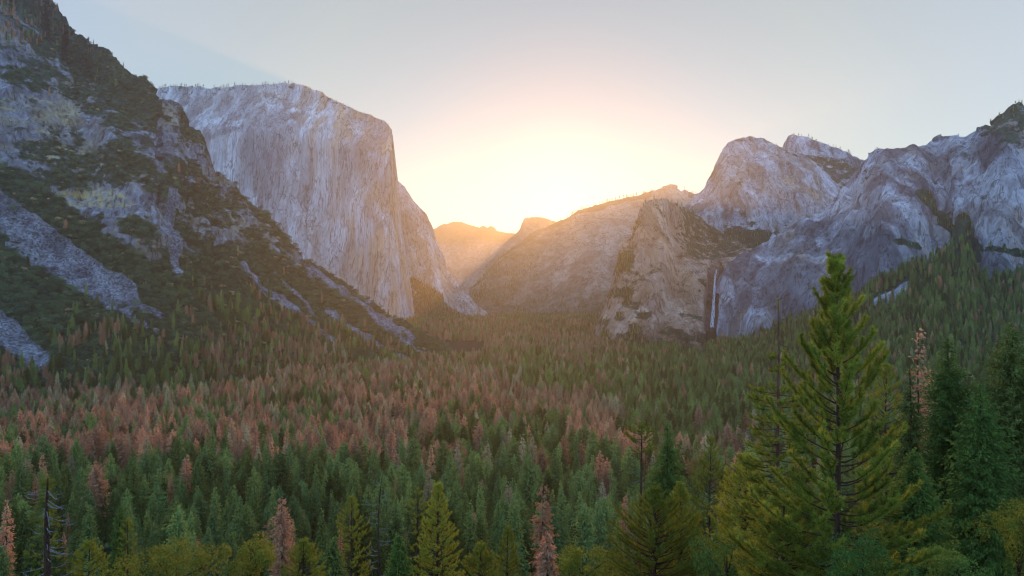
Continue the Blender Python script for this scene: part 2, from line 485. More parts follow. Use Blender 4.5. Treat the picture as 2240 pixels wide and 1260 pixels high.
mountain("granite_monolith", "huge sheer pale granite monolith with a sharp vertical prow on the left", E_crest,
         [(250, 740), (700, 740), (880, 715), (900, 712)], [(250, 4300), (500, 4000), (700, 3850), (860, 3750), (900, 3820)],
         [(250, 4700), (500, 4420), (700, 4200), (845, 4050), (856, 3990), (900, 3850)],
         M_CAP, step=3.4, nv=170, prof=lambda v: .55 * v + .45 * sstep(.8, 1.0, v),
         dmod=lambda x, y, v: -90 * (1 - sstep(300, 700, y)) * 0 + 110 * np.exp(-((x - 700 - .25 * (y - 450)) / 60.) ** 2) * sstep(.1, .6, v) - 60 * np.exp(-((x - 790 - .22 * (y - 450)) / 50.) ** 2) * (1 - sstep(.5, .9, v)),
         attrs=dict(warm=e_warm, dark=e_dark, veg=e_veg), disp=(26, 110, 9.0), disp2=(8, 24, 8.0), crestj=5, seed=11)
B_crest = [(840, 390), (860, 386), (872, 396), (890, 415), (905, 438), (922, 456), (935, 470), (946, 500), (956, 530), (966, 558), (978, 590), (992, 614), (1012, 632), (1030, 652), (1048, 675), (1066, 700), (1074, 712)]
def b_veg(x, y, v, P, n):
    nz = fbm(P[..., 0] / 120, P[..., 1] / 120, P[..., 2] / 80, 4, 91)
    tal = sstep(-10, 12, y - pl([(840, 610), (890, 620), (940, 640), (1000, 690), (1080, 720)])(x) + 30 * nz)
    pt_ = band(x, y, [(905, 618), (935, 640), (960, 655)], 14)
    return np.maximum(tal * .75, pt_ * .9) + .25 * nz * (y > 600)
mountain("cliff_buttress", "lower granite buttress stepping down to the valley behind the monolith's prow", B_crest,
         [(840, 722), (1080, 722)], [(840, 4150), (1000, 4300), (1080, 4300)], [(840, 4700), (940, 4650), (1080, 4380)],
         M_CAP, step=3, nv=110, prof=lambda v: .8 * v + .2 * v ** 3, attrs=dict(warm=lambda x, y, v, P, n: .55 + 0 * x, dark=lambda x, y, v, P, n: .5 * fbm(P[..., 0] / 90, P[..., 1] / 90, P[..., 2] / 400, 4, 23) + .1, veg=b_veg),
         disp=(26, 120, 4.0), disp2=(7, 26, 3.0), crestj=6, seed=17)

# --- far skyline -----------------------------------------------------
M_FAR = rock_mat("far_granite_glow_tint", (.40, .31, .25), (.30, .23, .18), (.18, .13, .11), (.38, .26, .17), S=2.2)  # warm, low-contrast colours paint the sun's orange veil into the rock
mountain("far_mountain", "hazy far ridge with two small knobs at the head of the valley", [(860, 545), (905, 522), (950, 500), (975, 490), (992, 486), (1008, 487), (1030, 494), (1050, 497), (1056, 493), (1062, 494), (1066, 497), (1072, 493), (1080, 495), (1086, 503), (1110, 508), (1150, 512), (1220, 522), (1300, 540)],
         [(860, 740), (1300, 740)], [(860, 9000), (1300, 9000)], [(860, 11200), (1300, 11200)], M_FAR, step=3, nv=90,
         attrs=dict(veg=lambda x, y, v, P, n: .9 * (1 - sstep(520, 545, y)) + .1), disp=(60, 420, 1.6), disp2=(14, 90, 1.5), crestj=8, ground=True, seed=23)
mountain("half_dome", "far half dome of rock with a sheer left face beside the sun", [(1000, 640), (1030, 610), (1070, 575), (1095, 545), (1112, 522), (1126, 512), (1136, 503), (1142, 486), (1147, 476), (1153, 474), (1170, 474), (1188, 474), (1202, 479), (1225, 490), (1260, 510), (1330, 550)],
         [(1000, 735), (1330, 735)], [(1000, 7600), (1330, 7600)], [(1000, 8200), (1110, 8900), (1330, 9400)], M_FAR, step=3, nv=90,
         attrs=dict(veg=lambda x, y, v, P, n: .35 + .5 * fbm(P[..., 0] / 300, P[..., 1] / 300, P[..., 2] / 150, 4, 13)), disp=(45, 350, 2.0), disp2=(10, 70, 1.5), crestj=4, seed=29)
C_crest = [(1015, 660), (1030, 645), (1045, 622), (1062, 602), (1090, 572), (1120, 546), (1150, 522), (1180, 503), (1210, 488), (1240, 476), (1265, 460), (1300, 449), (1340, 439), (1400, 425), (1440, 413), (1452, 408), (1466, 406), (1480, 409), (1495, 417), (1520, 424), (1560, 420), (1640, 415)]
def c_veg(x, y, v, P, n):
    nz = fbm(P[..., 0] / 220, P[..., 1] / 220, P[..., 2] / 120, 5, 33)
    low = sstep(600, 660, y - 40 * nz)
    left = 1 - sstep(1150, 1260, x + .5 * (y - 560) + 120 * nz)
    top = (v > .96) * .9 * (np.abs(x - 1466) > 40)
    return np.maximum(np.maximum(.55 * low, left * .6), top) + .45 * nz + .05
mountain("valley_ridge", "hazy mountain ridge the sun rises over in the middle of the valley", C_crest,
         [(1015, 720), (1640, 720)], [(1015, 5300), (1200, 5000), (1640, 4600)], [(1015, 5800), (1200, 6300), (1466, 6500), (1640, 6400)],
         M_FAR, step=3, nv=130, prof=lambda v: .7 * v + .3 * v ** 3, dmod=lambda x, y, v: 260 * np.sin((x - 1100) / 45.) * v * (1 - v),
         attrs=dict(veg=c_veg, warm=lambda x, y, v, P, n: .3 + 0 * x), disp=(50, 260, 2.6), disp2=(12, 60, 2.0), crestj=6, seed=37)

# --- right side ------------------------------------------------------
M_RIGHT = rock_mat("streaked_granite", (.48, .48, .50), (.28, .28, .305), (.10, .10, .115), (.46, .34, .23), S=.8, streak=1.15)
mountain("rock_spire", "dark wooded rock wedge behind the rounded granite peak", [(1700, 345), (1718, 335), (1721, 312), (1723, 296), (1735, 293), (1760, 298), (1780, 304), (1810, 316), (1840, 328), (1870, 342), (1890, 350), (1940, 352)],
         [(1700, 600), (1940, 600)], [(1700, 3200), (1940, 3100)], [(1700, 3700), (1940, 3600)], M_RIGHT, step=3, nv=90, ground=False,
         attrs=dict(veg=lambda x, y, v, P, n: sstep(310, 345, y - .15 * (x - 1750)) * .62 + .35 * fbm(P[..., 0] / 60, P[..., 1] / 60, P[..., 2] / 40, 4, 43) + .1 * (v > .97)),
         disp=(16, 90, 2.0), crestj=5, seed=41)
mountain("granite_peak", "rounded bare granite peak with slabs on the right of the sun", [(1490, 470), (1515, 430), (1540, 412), (1547, 395), (1562, 372), (1574, 340), (1584, 322), (1592, 312), (1612, 302), (1640, 298), (1668, 303), (1700, 317), (1722, 328), (1745, 336), (1770, 352), (1800, 378), (1830, 405), (1860, 450), (1900, 500)],
         [(1490, 640), (1900, 640)], [(1490, 2850), (1900, 2900)], [(1490, 3300), (1640, 3350), (1900, 3200)], M_RIGHT, step=3, nv=110, ground=False,
         prof=lambda v: .7 * v + .3 * v ** 4,
         attrs=dict(veg=lambda x, y, v, P, n: .42 * fbm(P[..., 0] / 70, P[..., 1] / 70, P[..., 2] / 40, 4, 47) + .22 * (v > .97) + .7 * sstep(480, 530, y + 18 * fbm(P[..., 0] / 40, P[..., 1] / 40, P[..., 2] / 40, 3, 7)) + .14,
                    warm=lambda x, y, v, P, n: .35 + .5 * band(x, y, [(1720, 400), (1790, 440)], 12)),
         disp=(20, 90, 3.0), disp2=(5, 22, 2.0), crestj=3, seed=43)

M_PEACH = rock_mat("russet_granite", (.50, .35, .26), (.35, .225, .16), (.13, .09, .075), (.42, .25, .14), S=.75)
F_crest = [(1312, 735), (1325, 690), (1338, 640), (1346, 600), (1352, 560), (1358, 542), (1366, 528), (1384, 515), (1390, 500), (1396, 478), (1404, 455), (1414, 440), (1430, 434), (1450, 434), (1472, 443), (1500, 456), (1525, 472), (1560, 498), (1600, 522), (1640, 545), (1700, 575), (1740, 600)]
rim = pl([(1312, 720), (1346, 640), (1370, 560), (1400, 520), (1440, 545), (1480, 565), (1520, 583), (1545, 590), (1580, 590), (1610, 580), (1650, 560), (1740, 600)])
def f_d(x, y, v):
    bowl = sstep(-5, 60, rim(x) - y) * sstep(1430, 1530, x)
    notch = band(x, y, [(1563, 585), (1560, 650), (1556, 760)], 18) * (1 - sstep(0, 25, rim(x) - y))
    gully = 60 * np.exp(-((x - 1480 + .3 * (y - 600)) / 18.) ** 2) * (y > 560)
    return 330 * bowl + 75 * notch + gully * .5 - 40 * sstep(660, 740, y)
def f_veg(x, y, v, P, n):
    nz = fbm(P[..., 0] / 55, P[..., 1] / 55, P[..., 2] / 38, 5, 63)
    bowl = sstep(0, 26, rim(x) - y + 20 * nz) * sstep(1440, 1510, x)
    foot = sstep(690, 745, y + 30 * nz)
    left = .34 * (1 - sstep(1380, 1430, x)) + .2
    return np.maximum(np.maximum(bowl * .62, foot * .6), left + .75 * nz)
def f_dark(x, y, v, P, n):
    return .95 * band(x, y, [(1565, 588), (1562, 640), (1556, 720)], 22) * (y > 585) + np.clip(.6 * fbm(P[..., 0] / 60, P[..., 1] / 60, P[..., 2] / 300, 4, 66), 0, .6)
FALLR = mountain("rock_buttress", "russet rock buttress with a wooded hanging valley above the waterfall", F_crest, [(1312, 760), (1500, 760), (1740, 760)],
         [(1312, 2230), (1450, 2150), (1560, 2180), (1740, 2180)], [(1312, 2300), (1440, 2500), (1560, 2560), (1740, 2600)], M_PEACH, step=2.6, nv=130,
         prof=lambda v: .5 * v + .5 * v ** 2, dmod=f_d, attrs=dict(veg=f_veg, dark=f_dark, warm=lambda x, y, v, P, n: .6 - .5 * sstep(1500, 1580, x)), disp=(18, 70, 2.6), disp2=(5, 18, 2.0), crestj=4, seed=53)

R_crest = [(1570, 640), (1582, 600), (1592, 578), (1620, 556), (1680, 526), (1720, 500), (1745, 478), (1775, 468), (1800, 462), (1830, 430), (1858, 394), (1884, 350), (1900, 334), (1918, 327), (1940, 325), (1965, 331), (1985, 326), (2020, 318), (2046, 302), (2062, 297), (2082, 298), (2112, 301), (2140, 288), (2160, 276), (2180, 260), (2200, 243), (2215, 232), (2228, 224), (2240, 230), (2270, 225), (2400, 150), (2700, 60)]
def r_dark(x, y, v, P, n):
    nz = fbm(P[..., 0] / 70, P[..., 1] / 70, P[..., 2] / 300, 4, 71)
    big = .9 * band(x, y, [(1840, 520), (1880, 560), (1900, 600)], 40) + .8 * band(x, y, [(1960, 330), (1985, 420), (2060, 470)], 26) + .9 * band(x, y, [(1760, 500), (1770, 580)], 22) + .8 * band(x, y, [(2150, 300), (2200, 380)], 40)
    band_ = vnoise(P[..., 0] / 34 + P[..., 1] / 60, P[..., 2] / 420, 0 * x, 171)
    return np.clip(big * (.7 + nz) + .55 * nz + .8 * sstep(.05, .35, band_), 0, .92)
def r_veg(x, y, v, P, n):
    nz = fbm(P[..., 0] / 50, P[..., 1] / 50, P[..., 2] / 34, 5, 73)
    led = .9 * band(x, y + 8 * nz, [(2010, 430), (2050, 470), (2090, 510), (2110, 560)], 12) + .8 * band(x, y + 6 * nz, [(1960, 525), (2010, 542)], 7) + .9 * band(x, y, [(2110, 490), (2125, 560)], 20) + .75 * band(x, y + 8 * nz, [(2130, 540), (2200, 545), (2260, 560)], 9)
    peak = .5 * sstep(2090, 2180, x) * (1 - sstep(290, 340, y))
    return led + .5 * nz + peak + .13 + .1 * (v > .975)
def r_d(x, y, v):
    return 80 * np.exp(-((x - 2050) / 30.) ** 2) * sstep(.05, .5, v) - 45 * np.exp(-((x - 1940) / 45.) ** 2) - 60 * np.exp(-((x - 1660) / 30.) ** 2) * (1 - sstep(.2, .45, v)) + 60 * np.exp(-((x - 2120) / 18.) ** 2) * (1 - sstep(.3, .5, v)) - 40 * np.exp(-((x - 2190) / 45.) ** 2)
mountain("cliff_wall", "long blue-grey streaked cliff wall along the right side of the valley", R_crest,
         [(1570, 765), (1640, 765), (1720, 740), (1800, 720), (1880, 700), (1960, 690), (2240, 700), (2700, 720)],
         [(1570, 2180), (1700, 2020), (1880, 1850), (2100, 1720), (2240, 1650), (2700, 1400)], [(1570, 2260), (1700, 2350), (1880, 2250), (2050, 2050), (2240, 1950), (2700, 1700)],
         M_RIGHT, step=3.2, nv=170, prof=lambda v: .45 * v + .55 * v ** 3, dmod=r_d,
         attrs=dict(dark=r_dark, veg=r_veg, warm=lambda x, y, v, P, n: .6 * np.clip(.2 + 1.6 * fbm(P[..., 0] / 110, P[..., 1] / 110, P[..., 2] / 160, 3, 79), 0, 1)),
         disp=(24, 62, 8.0), disp2=(7, 17, 6.0), crestj=6, seed=59)

S_crest = [(1540, 772), (1580, 760), (1640, 752), (1680, 735), (1720, 712), (1800, 680), (1870, 652), (1905, 622), (1960, 600), (2020, 575), (2060, 560), (2100, 538), (2118, 540), (2128, 578), (2140, 612), (2180, 612), (2240, 605), (2400, 590), (2700, 570)]
M_HILL = rock_mat("wooded_slope", (.40, .40, .42), (.26, .26, .28), (.16, .16, .17), (.3, .25, .2), S=.5)
HILL = mountain("hill", "wooded talus slope climbing to the foot of the right cliffs", S_crest,
         [(1540, 800), (1700, 820), (1850, 870), (2000, 920), (2240, 950), (2700, 980)], [(1540, 1800), (1700, 1350), (1850, 1080), (2000, 930), (2240, 830), (2700, 700)],
         [(1540, 1980), (1700, 1950), (1880, 1820), (2100, 1700), (2240, 1560), (2700, 1300)], M_HILL, step=6, nv=90,
         attrs=dict(veg=lambda x, y, v, P, n: 1.0 - 1.0 * band(x, y, [(1915, 665), (1960, 645), (1985, 628)], 13)), disp=(10, 90, 1.0), disp2=(3, 25, 1.0), crestj=2, seed=67,
         back=((1.02, .95), (1.06, .7), (1.1, .3)))

# ------------------------------------------------------------------ waterfall
def build_fall():
    b = NB("falling_water")
    nz = b.noise(b.vec(.5, .5, .05), 5, .6)
    c = b.mix(b.rng(nz, .35, .65), (.42, .45, .50), (.78, .80, .84))
    mat = b.out(b.diffuse(c))
    v, f = [], []
    rs = np.random.RandomState(4)
    cl = [(1566, 589, 4), (1563, 602, 5), (1561, 620, 6), (1560, 645, 7), (1559, 670, 8), (1557, 695, 9), (1555, 716, 12)]
    ys = np.linspace(589, 716, 40)
    xs = 2 + np.interp(ys, [c_[1] for c_ in cl], [c_[0] for c_ in cl]); ws = np.interp(ys, [c_[1] for c_ in cl], [c_[2] for c_ in cl])
    D = np.interp(ys, [589, 716], [2245, 2150])
    for s_ in range(3):
        off = (s_ - 1) * .28
        n0 = len(v)
        for k, y in enumerate(ys):
            wv = ws[k] * (.16 if s_ != 1 else .24) * (1 + .35 * rs.uniform(-1, 1))
            cx = xs[k] + off * ws[k] + .6 * rs.uniform(-1, 1)
            dd = D[k] - 8 - (4 if s_ == 1 else 0)
            ring = [pt(cx - wv / 2, y, dd), pt(cx, y, dd - 3), pt(cx + wv / 2, y, dd), pt(cx, y, dd + 3)]
            v += ring
        for k in range(len(ys) - 1):
            for j in range(4):
                a = n0 + k * 4 + j; b_ = n0 + k * 4 + (j + 1) % 4
                f.append((a, b_, b_ + 4, a + 4))
    link("waterfall", mesh("waterfall", v, f, [mat], smooth=True), kind="structure", label="thin white waterfall dropping down the dark notch right of the russet buttress")
build_fall()

# ------------------------------------------------------------------ plant geometry
class Geo:
    """collects triangles/quads for several materials, returns one mesh"""
    def __init__(s): s.v = []; s.f = []; s.mi = []; s.n = 0
    def quads(s, V, mi):            # V (n,4,3)
        n = len(V)
        if not n: return
        s.v.append(V.reshape(-1, 3)); s.f.append(np.arange(n * 4).reshape(n, 4) + s.n); s.mi.append(np.full(n, mi)); s.n += n * 4
    def tris(s, V, mi):             # stored as a thin quad whose last two corners nearly meet
        q = np.concatenate([V, (V[:, 2:3] * .9 + V[:, 0:1] * .1)], 1)
        s.quads(q, mi)
    def tube(s, pts, rad, mi, k=6):
        pts = np.asarray(pts, float); rad = np.asarray(rad, float)
        d = np.gradient(pts, axis=0); d /= np.linalg.norm(d, axis=1, keepdims=True) + 1e-9
        up = np.array([0, 0, 1.0]) if abs(d[0, 2]) < .8 else np.array([1.0, 0, 0])
        a = np.cross(d, up); a /= np.linalg.norm(a, axis=1, keepdims=True) + 1e-9
        b = np.cross(d, a)
        th = np.arange(k) * 2 * math.pi / k
        V = pts[:, None] + rad[:, None, None] * (np.cos(th)[None, :, None] * a[:, None] + np.sin(th)[None, :, None] * b[:, None])
        n = len(pts)
        i = np.arange(n * k).reshape(n, k)
        f = np.stack([i[:-1], np.roll(i, -1, 1)[:-1], np.roll(i, -1, 1)[1:], i[1:]], -1).reshape(-1, 4)
        s.v.append(V.reshape(-1, 3)); s.f.append(f + s.n); s.mi.append(np.full(len(f), mi)); s.n += n * k
    def mesh(s, name, mats):
        return mesh(name, np.concatenate(s.v), np.concatenate(s.f), mats, np.concatenate(s.mi))

def unit(a): return a / (np.linalg.norm(a, axis=-1, keepdims=True) + 1e-9)

def clumps(rs, c, d, ln, w, droop=.25):
    """leaf-clump quads: centres c, directions d, lengths ln, widths w"""
    n = len(c)
    side = unit(np.cross(d, unit(rs.normal(size=(n, 3)))))
    tip = c + d * ln[:, None] + np.array([0, 0, -1.0]) * (droop * ln)[:, None]
    midp = c + d * (ln * .45)[:, None]
    return np.stack([c, midp + side * w[:, None], tip, midp - side * w[:, None]], 1)

def needles(rs, c, d, n, ln, w, spread=(35, 80), along=.6):
    """bottle-brush tufts of n thin needles each"""
    m = len(c)
    c = np.repeat(c, n, 0); d = np.repeat(d, n, 0)
    p = unit(np.cross(d, rs.normal(size=(m * n, 3))))
    a = np.radians(rs.uniform(*spread, m * n))[:, None]
    nd = unit(d * np.cos(a) + p * np.sin(a))
    l = ln * rs.uniform(.7, 1.1, (m * n, 1))
    b = c + d * (rs.uniform(-along, .15, (m * n, 1)))
    s_ = unit(np.cross(nd, rs.normal(size=(m * n, 3)))) * w
    return np.stack([b - s_, b + s_, b + nd * l], 1)

def conifer_geo(seed, H=42., Rm=4.6, t0=.12, dens=1.0, power=.85, gaps=.0, fine=1.0, pf=None, up0=.35, up1=.65):
    """spire-shaped conifer: (crown geo, trunk geo)"""
    rs = np.random.RandomState(seed)
    C, D, LN, W = [], [], [], []
    lv = int(58 * fine ** .5)
    lob = rs.uniform(0, 6.28, 3)
    for k in range(lv):
        t = t0 + (1 - t0) * (k + rs.uniform(0, 1)) / lv
        prof = (1 - math.exp(-(1 - t) / (.30 * power))) * min(1, (t - t0) * 4 + .6)
        if pf is not None: Rm = 1.0; prof = pf(t * H)
        nb = max(3, int((8 * (prof if pf is None else min(1, prof / 5)) + 3) * dens))
        for j in range(nb):
            if rs.rand() < gaps: continue
            az = rs.uniform(0, 2 * math.pi)
            ln = Rm * prof * rs.uniform(.55, 1.12) * (1 + .16 * math.sin(az * 2 + lob[0] + t * 9) + .12 * math.sin(az * 3 + lob[1] - t * 15)) + .25
            up = up0 - up1 * (1 - t)
            o = np.array([math.cos(az), math.sin(az), up]); o /= np.linalg.norm(o)
            nc = max(2, int(ln * 1.7 * fine) + 1)
            for q in range(nc):
                s_ = (q + rs.uniform(.0, 1)) / nc
                c = np.array([0, 0, t * H]) + o * ln * s_ * .86 + rs.normal(size=3) * .16
                C.append(c); D.append(o + rs.normal(size=3) * .45)
                sz = (.50 + .75 * (1 - s_)) / fine ** .6
                LN.append(rs.uniform(.8, 1.5) * sz * (1.15 if t < .9 else .8)); W.append(rs.uniform(.25, .45) * sz)
    C, D = np.array(C), unit(np.array(D))
    crown = Geo(); crown.quads(clumps(rs, C, D, np.array(LN), np.array(W), .35), 0)
    trunk = Geo()
    zz = np.linspace(-1.5, H * .985, 9)
    trunk.tube(np.stack([.25 * np.sin(zz / 9 + seed), .25 * np.cos(zz / 11 + seed), zz], 1), .42 * (1 - zz / H * .96).clip(.04), 0, 6)
    return crown, trunk

def snag_geo(seed, H=34.):
    rs = np.random.RandomState(seed)
    g = Geo()
    zz = np.linspace(-1.5, H, 9)
    g.tube(np.stack([.3 * np.sin(zz / 8 + seed), 0 * zz, zz], 1), .38 * (1 - zz / H * .85), 0, 6)
    for k in range(46):
        z = H * rs.uniform(.3, .98); az = rs.uniform(0, 6.28); l = rs.uniform(.8, 3.0) * (1.1 - z / H)
        o = np.array([math.cos(az), math.sin(az), -.1])
        g.tube([[0, 0, z], o * l * .6 + [0, 0, z - .1], o * l + [0, 0, z + .25]], [.09, .06, .03], 0, 4)
    return g

def bush_geo(seed, Rr=4.0, n=420, leaf=.62, lobes=6, flat=.75):
    rs = np.random.RandomState(seed)
    cs = rs.normal(size=(lobes, 3)) * [Rr * .45, Rr * .45, Rr * .18] + [0, 0, Rr * .55]
    rr = Rr * rs.uniform(.38, .62, lobes)
    k = rs.randint(0, lobes, n)
    d = unit(rs.normal(size=(n, 3)) + [0, 0, .35])
    c = cs[k] + d * (rr[k] * rs.uniform(.75, 1.08, n))[:, None] * [1, 1, flat]
    g = Geo()
    q = clumps(rs, c, unit(d + rs.normal(size=(n, 3)) * .6), leaf * rs.uniform(.7, 1.4, n), leaf * rs.uniform(.3, .55, n), .1)
    q[..., 2] = np.maximum(q[..., 2], -.6)
    g.quads(q, 0)
    return g

# templates: crown mesh + trunk mesh (for single trees) and one joined mesh (for the mass of the forest)
def pair(name, crown, trunk, cm, tm):
    j = Geo(); off = 0
    j.v = crown.v + trunk.v; j.f = list(crown.f) + [f + crown.n for f in trunk.f]; j.mi = list(crown.mi) + [m + 1 for m in trunk.mi]; j.n = crown.n + trunk.n
    return dict(crown=crown.mesh(name + "_crown", [cm]), trunk=trunk.mesh(name + "_trunk", [tm]), joined=j.mesh(name, [cm, tm]))

GREEN = [pair("green_conifer", *conifer_geo(100 + k, 42, r_, t_, d_, p_, g_), M_GREEN, M_BARK) for k, (r_, t_, d_, p_, g_) in enumerate(((6.6, .14, 1.3, 1.1, 0), (4.6, .1, 1.3, 1.2, .05), (7.4, .3, 1.1, .42, .22), (6.8, .12, 1.4, 1.7, 0), (6.4, .25, 1.2, .6, .12)))]
BROWN = [pair("brown_conifer", *conifer_geo(200 + k, 42, r_, t_, d_, p_, gp), m_, M_BARK) for k, (r_, t_, d_, p_, gp, m_) in enumerate(((6.8, .2, 1.1, .9, .2, M_BROWN), (4.6, .16, 1.0, 1.2, .3, M_BROWN), (7.4, .28, 1.1, .6, .15, M_BROWN), (6.4, .2, 1.1, 1.0, .15, M_TAN)))]
SNAG = [snag_geo(300 + k).mesh("grey_snag", [M_DEAD]) for k in range(2)]
BUSH = [bush_geo(400 + k).mesh("shrub", [M_SHRUB]) for k in range(4)]
BUSHR = [bush_geo(420 + k, 3.2, 300).mesh("russet_shrub", [M_TAN]) for k in range(1)]

def scatter(name, label, meshes, P, idx, scale, rot):
    """one object: every point of its mesh carries one plant"""
    colr = bpy.data.collections.new(name + "_kinds")
    for k, me in enumerate(meshes):
        o = bpy.data.objects.new("%s_kind_%03d" % (name, k), me); colr.objects.link(o)
    me = bpy.data.meshes.new(name)
    me.vertices.add(len(P)); me.vertices.foreach_set('co', np.asarray(P, np.float32).ravel())
    for an, ty, val in (("pick", 'INT', idx), ("size", 'FLOAT', scale), ("turn", 'FLOAT', rot)):
        at = me.attributes.new(an, ty, 'POINT'); at.data.foreach_set('value', np.asarray(val, np.int32 if ty == 'INT' else np.float32))
    o = link(name, me, kind="stuff", label=label)
    ng = bpy.data.node_groups.new(name, 'GeometryNodeTree')
    ng.interface.new_socket("Geometry", in_out='INPUT', socket_type='NodeSocketGeometry')
    ng.interface.new_socket("Geometry", in_out='OUTPUT', socket_type='NodeSocketGeometry')
    n_, l_ = ng.nodes.new, ng.links.new
    gi, go = n_("NodeGroupInput"), n_("NodeGroupOutput")
    ip = n_("GeometryNodeInstanceOnPoints"); ci = n_("GeometryNodeCollectionInfo")
    ci.inputs['Collection'].default_value = colr
    ci.inputs['Separate Children'].default_value = True; ci.inputs['Reset Children'].default_value = True
    def na(nm, ty):
        a = n_("GeometryNodeInputNamedAttribute"); a.data_type = ty; a.inputs['Name'].default_value = nm; return a.outputs[0]
    ip.inputs['Pick Instance'].default_value = True
    l_(gi.outputs[0], ip.inputs['Points']); l_(ci.outputs[0], ip.inputs['Instance'])
    l_(na("pick", 'INT'), ip.inputs['Instance Index'])
    cx = n_("ShaderNodeCombineXYZ"); l_(na("turn", 'FLOAT'), cx.inputs[2])
    l_(cx.outputs[0], ip.inputs['Rotation'])
    l_(na("size", 'FLOAT'), ip.inputs['Scale'])
    l_(ip.outputs[0], go.inputs[0])
    md = o.modifiers.new("plants", 'NODES'); md.node_group = ng
    return o

# ------------------------------------------------------------------ where the forest stands
rs = np.random.RandomState(12)
def brown_p(x, y, X, Y):
    """share of dead brown trees, by where the stand lies in the valley"""
    nz = 2.0 * fbm(X / 62, Y / 62, 0 * X, 3, 201)
    y = y + 70 * fbm(X / 140, Y / 140, 0 * X + 3, 2, 207)
    p = np.where(y > 1120, .05, .11)
    p = np.maximum(p, .62 * (1 - sstep(900, 1080, x)) * sstep(845, 905, y) * (1 - sstep(1020, 1130, y)))
    p = np.maximum(p, .75 * band(x, y, [(930, 850), (1080, 850), (1230, 910), (1330, 990)], 60))
    p = np.maximum(p, .7 * band(x, y, [(640, 760), (760, 830), (980, 850)], 50))
    p = np.maximum(p, .8 * band(x, y, [(960, 735), (1330, 740)], 45))  # far-floor share raised so tree colour carries the reddish haze glow
    p = np.maximum(p, .35 * sstep(1330, 1400, x) * (1 - sstep(1650, 1700, x)) * sstep(960, 1000, y) * (1 - sstep(1080, 1120, y)))
    p = np.where(x > 1420, p * .5, p)
    return np.clip(p + .6 * nz * (p > .12), .03, .92)

Y_, X_ = [], []
y0 = 175.0
while y0 < 5200:
    sp = 8.6 if y0 < 900 else (10.5 if y0 < 1500 else (14 if y0 < 2400 else 20))
    w = .80 * y0 + 40
    n = int(2 * w / sp)
    xx = -w + 2 * w * (np.arange(n) + rs.uniform(-.45, .45, n)) / n
    X_.append(xx); Y_.append(y0 + rs.uniform(-.45, .45, n) * sp); y0 += sp
FX, FY = np.concatenate(X_), np.concatenate(Y_)
FZ = gz(FX, FY)
px, py = to_px(FX, FY, FZ)
# keep the flat floor: drop what would stand inside the side slopes and buttresses
lim_l = np.interp(px, [-620, 0, 140, 300, 450, 600, 720, 830, 930, 1000, 1060, 1070], [700, 950, 1000, 1060, 1160, 1290, 1430, 1570, 1700, 1800, 1850, 9e9])
lim_r = np.interp(px, [1300, 1312, 1450, 1540, 1700, 1850, 2000, 2240, 2700], [9e9, 2250, 2160, 1800, 1350, 1080, 930, 830, 700])
lim_e = np.interp(px, [0, 860, 900, 1000, 1070, 1080], [3900, 3780, 4150, 4300, 4300, 5200])
keep = (FY < np.minimum(np.minimum(lim_l, lim_r), lim_e) + 12) & (rs.rand(len(FX)) < .93)
keep |= (px > 870) & (px < 1080) & (FY > 2450) & (FY < lim_e) & (rs.rand(len(FX)) < .93)
keep &= ~((px > 1075) & (FY > 4700))
FX, FY, FZ, px, py = FX[keep], FY[keep], FZ[keep], px[keep], py[keep]
isb = rs.rand(len(FX)) < brown_p(px, py - 25, FX, FY)
size = (.48 + .72 * rs.beta(2.2, 2.0, len(FX))) * np.where(isb, 1.04, .97) * (1 + .15 * fbm(FX / 60, FY / 60, 0 * FX, 2, 88))
size *= np.where(FY < 330, .72, 1.0)
kind = np.where(isb, 5 + rs.randint(0, 4, len(FX)), rs.randint(0, 5, len(FX)))
kind = np.where(rs.rand(len(FX)) < .016, 9, kind)
oakp = np.clip(.10 + .5 * fbm(FX / 110, FY / 110, 0 * FX, 2, 95), 0, .35) * (1 - .7 * sstep(1300, 1500, px)) * (FY < 2200)
isoak = (rs.rand(len(FX)) < oakp) & (kind < 5)
kind = np.where(isoak, 10 + rs.randint(0, 2, len(FX)), kind)
size = np.where(isoak, rs.uniform(1.3, 2.4, len(FX)), size)
forest = dict(P=[np.stack([FX, FY, FZ - .5], 1)], k=[kind], s=[size])

def on_slope(M, n, dens, seed):
    """random points on a mountain's front, density by dens(x, y)"""
    r_ = np.random.RandomState(seed)
    nv, m = M['nv'], M['P'].shape[1]
    i = r_.rand(n) * (nv - 2); j = r_.rand(n) * (m - 2)
    i0, j0 = i.astype(int), j.astype(int); a, b = i - i0, j - j0
    def S(A):
        w = (a, b) if A.ndim == 2 else (a[:, None], b[:, None])
        return (A[i0, j0] * (1 - w[0]) * (1 - w[1]) + A[i0 + 1, j0] * w[0] * (1 - w[1]) + A[i0, j0 + 1] * (1 - w[0]) * w[1] + A[i0 + 1, j0 + 1] * w[0] * w[1])
    P, x, y = S(M['P']), S(M['X']), S(M['Y'])
    at = {k: S(v) for k, v in M['a'].items()}
    ok = r_.rand(n) < dens(x, y, P, at)
    return P[ok], x[ok], y[ok]

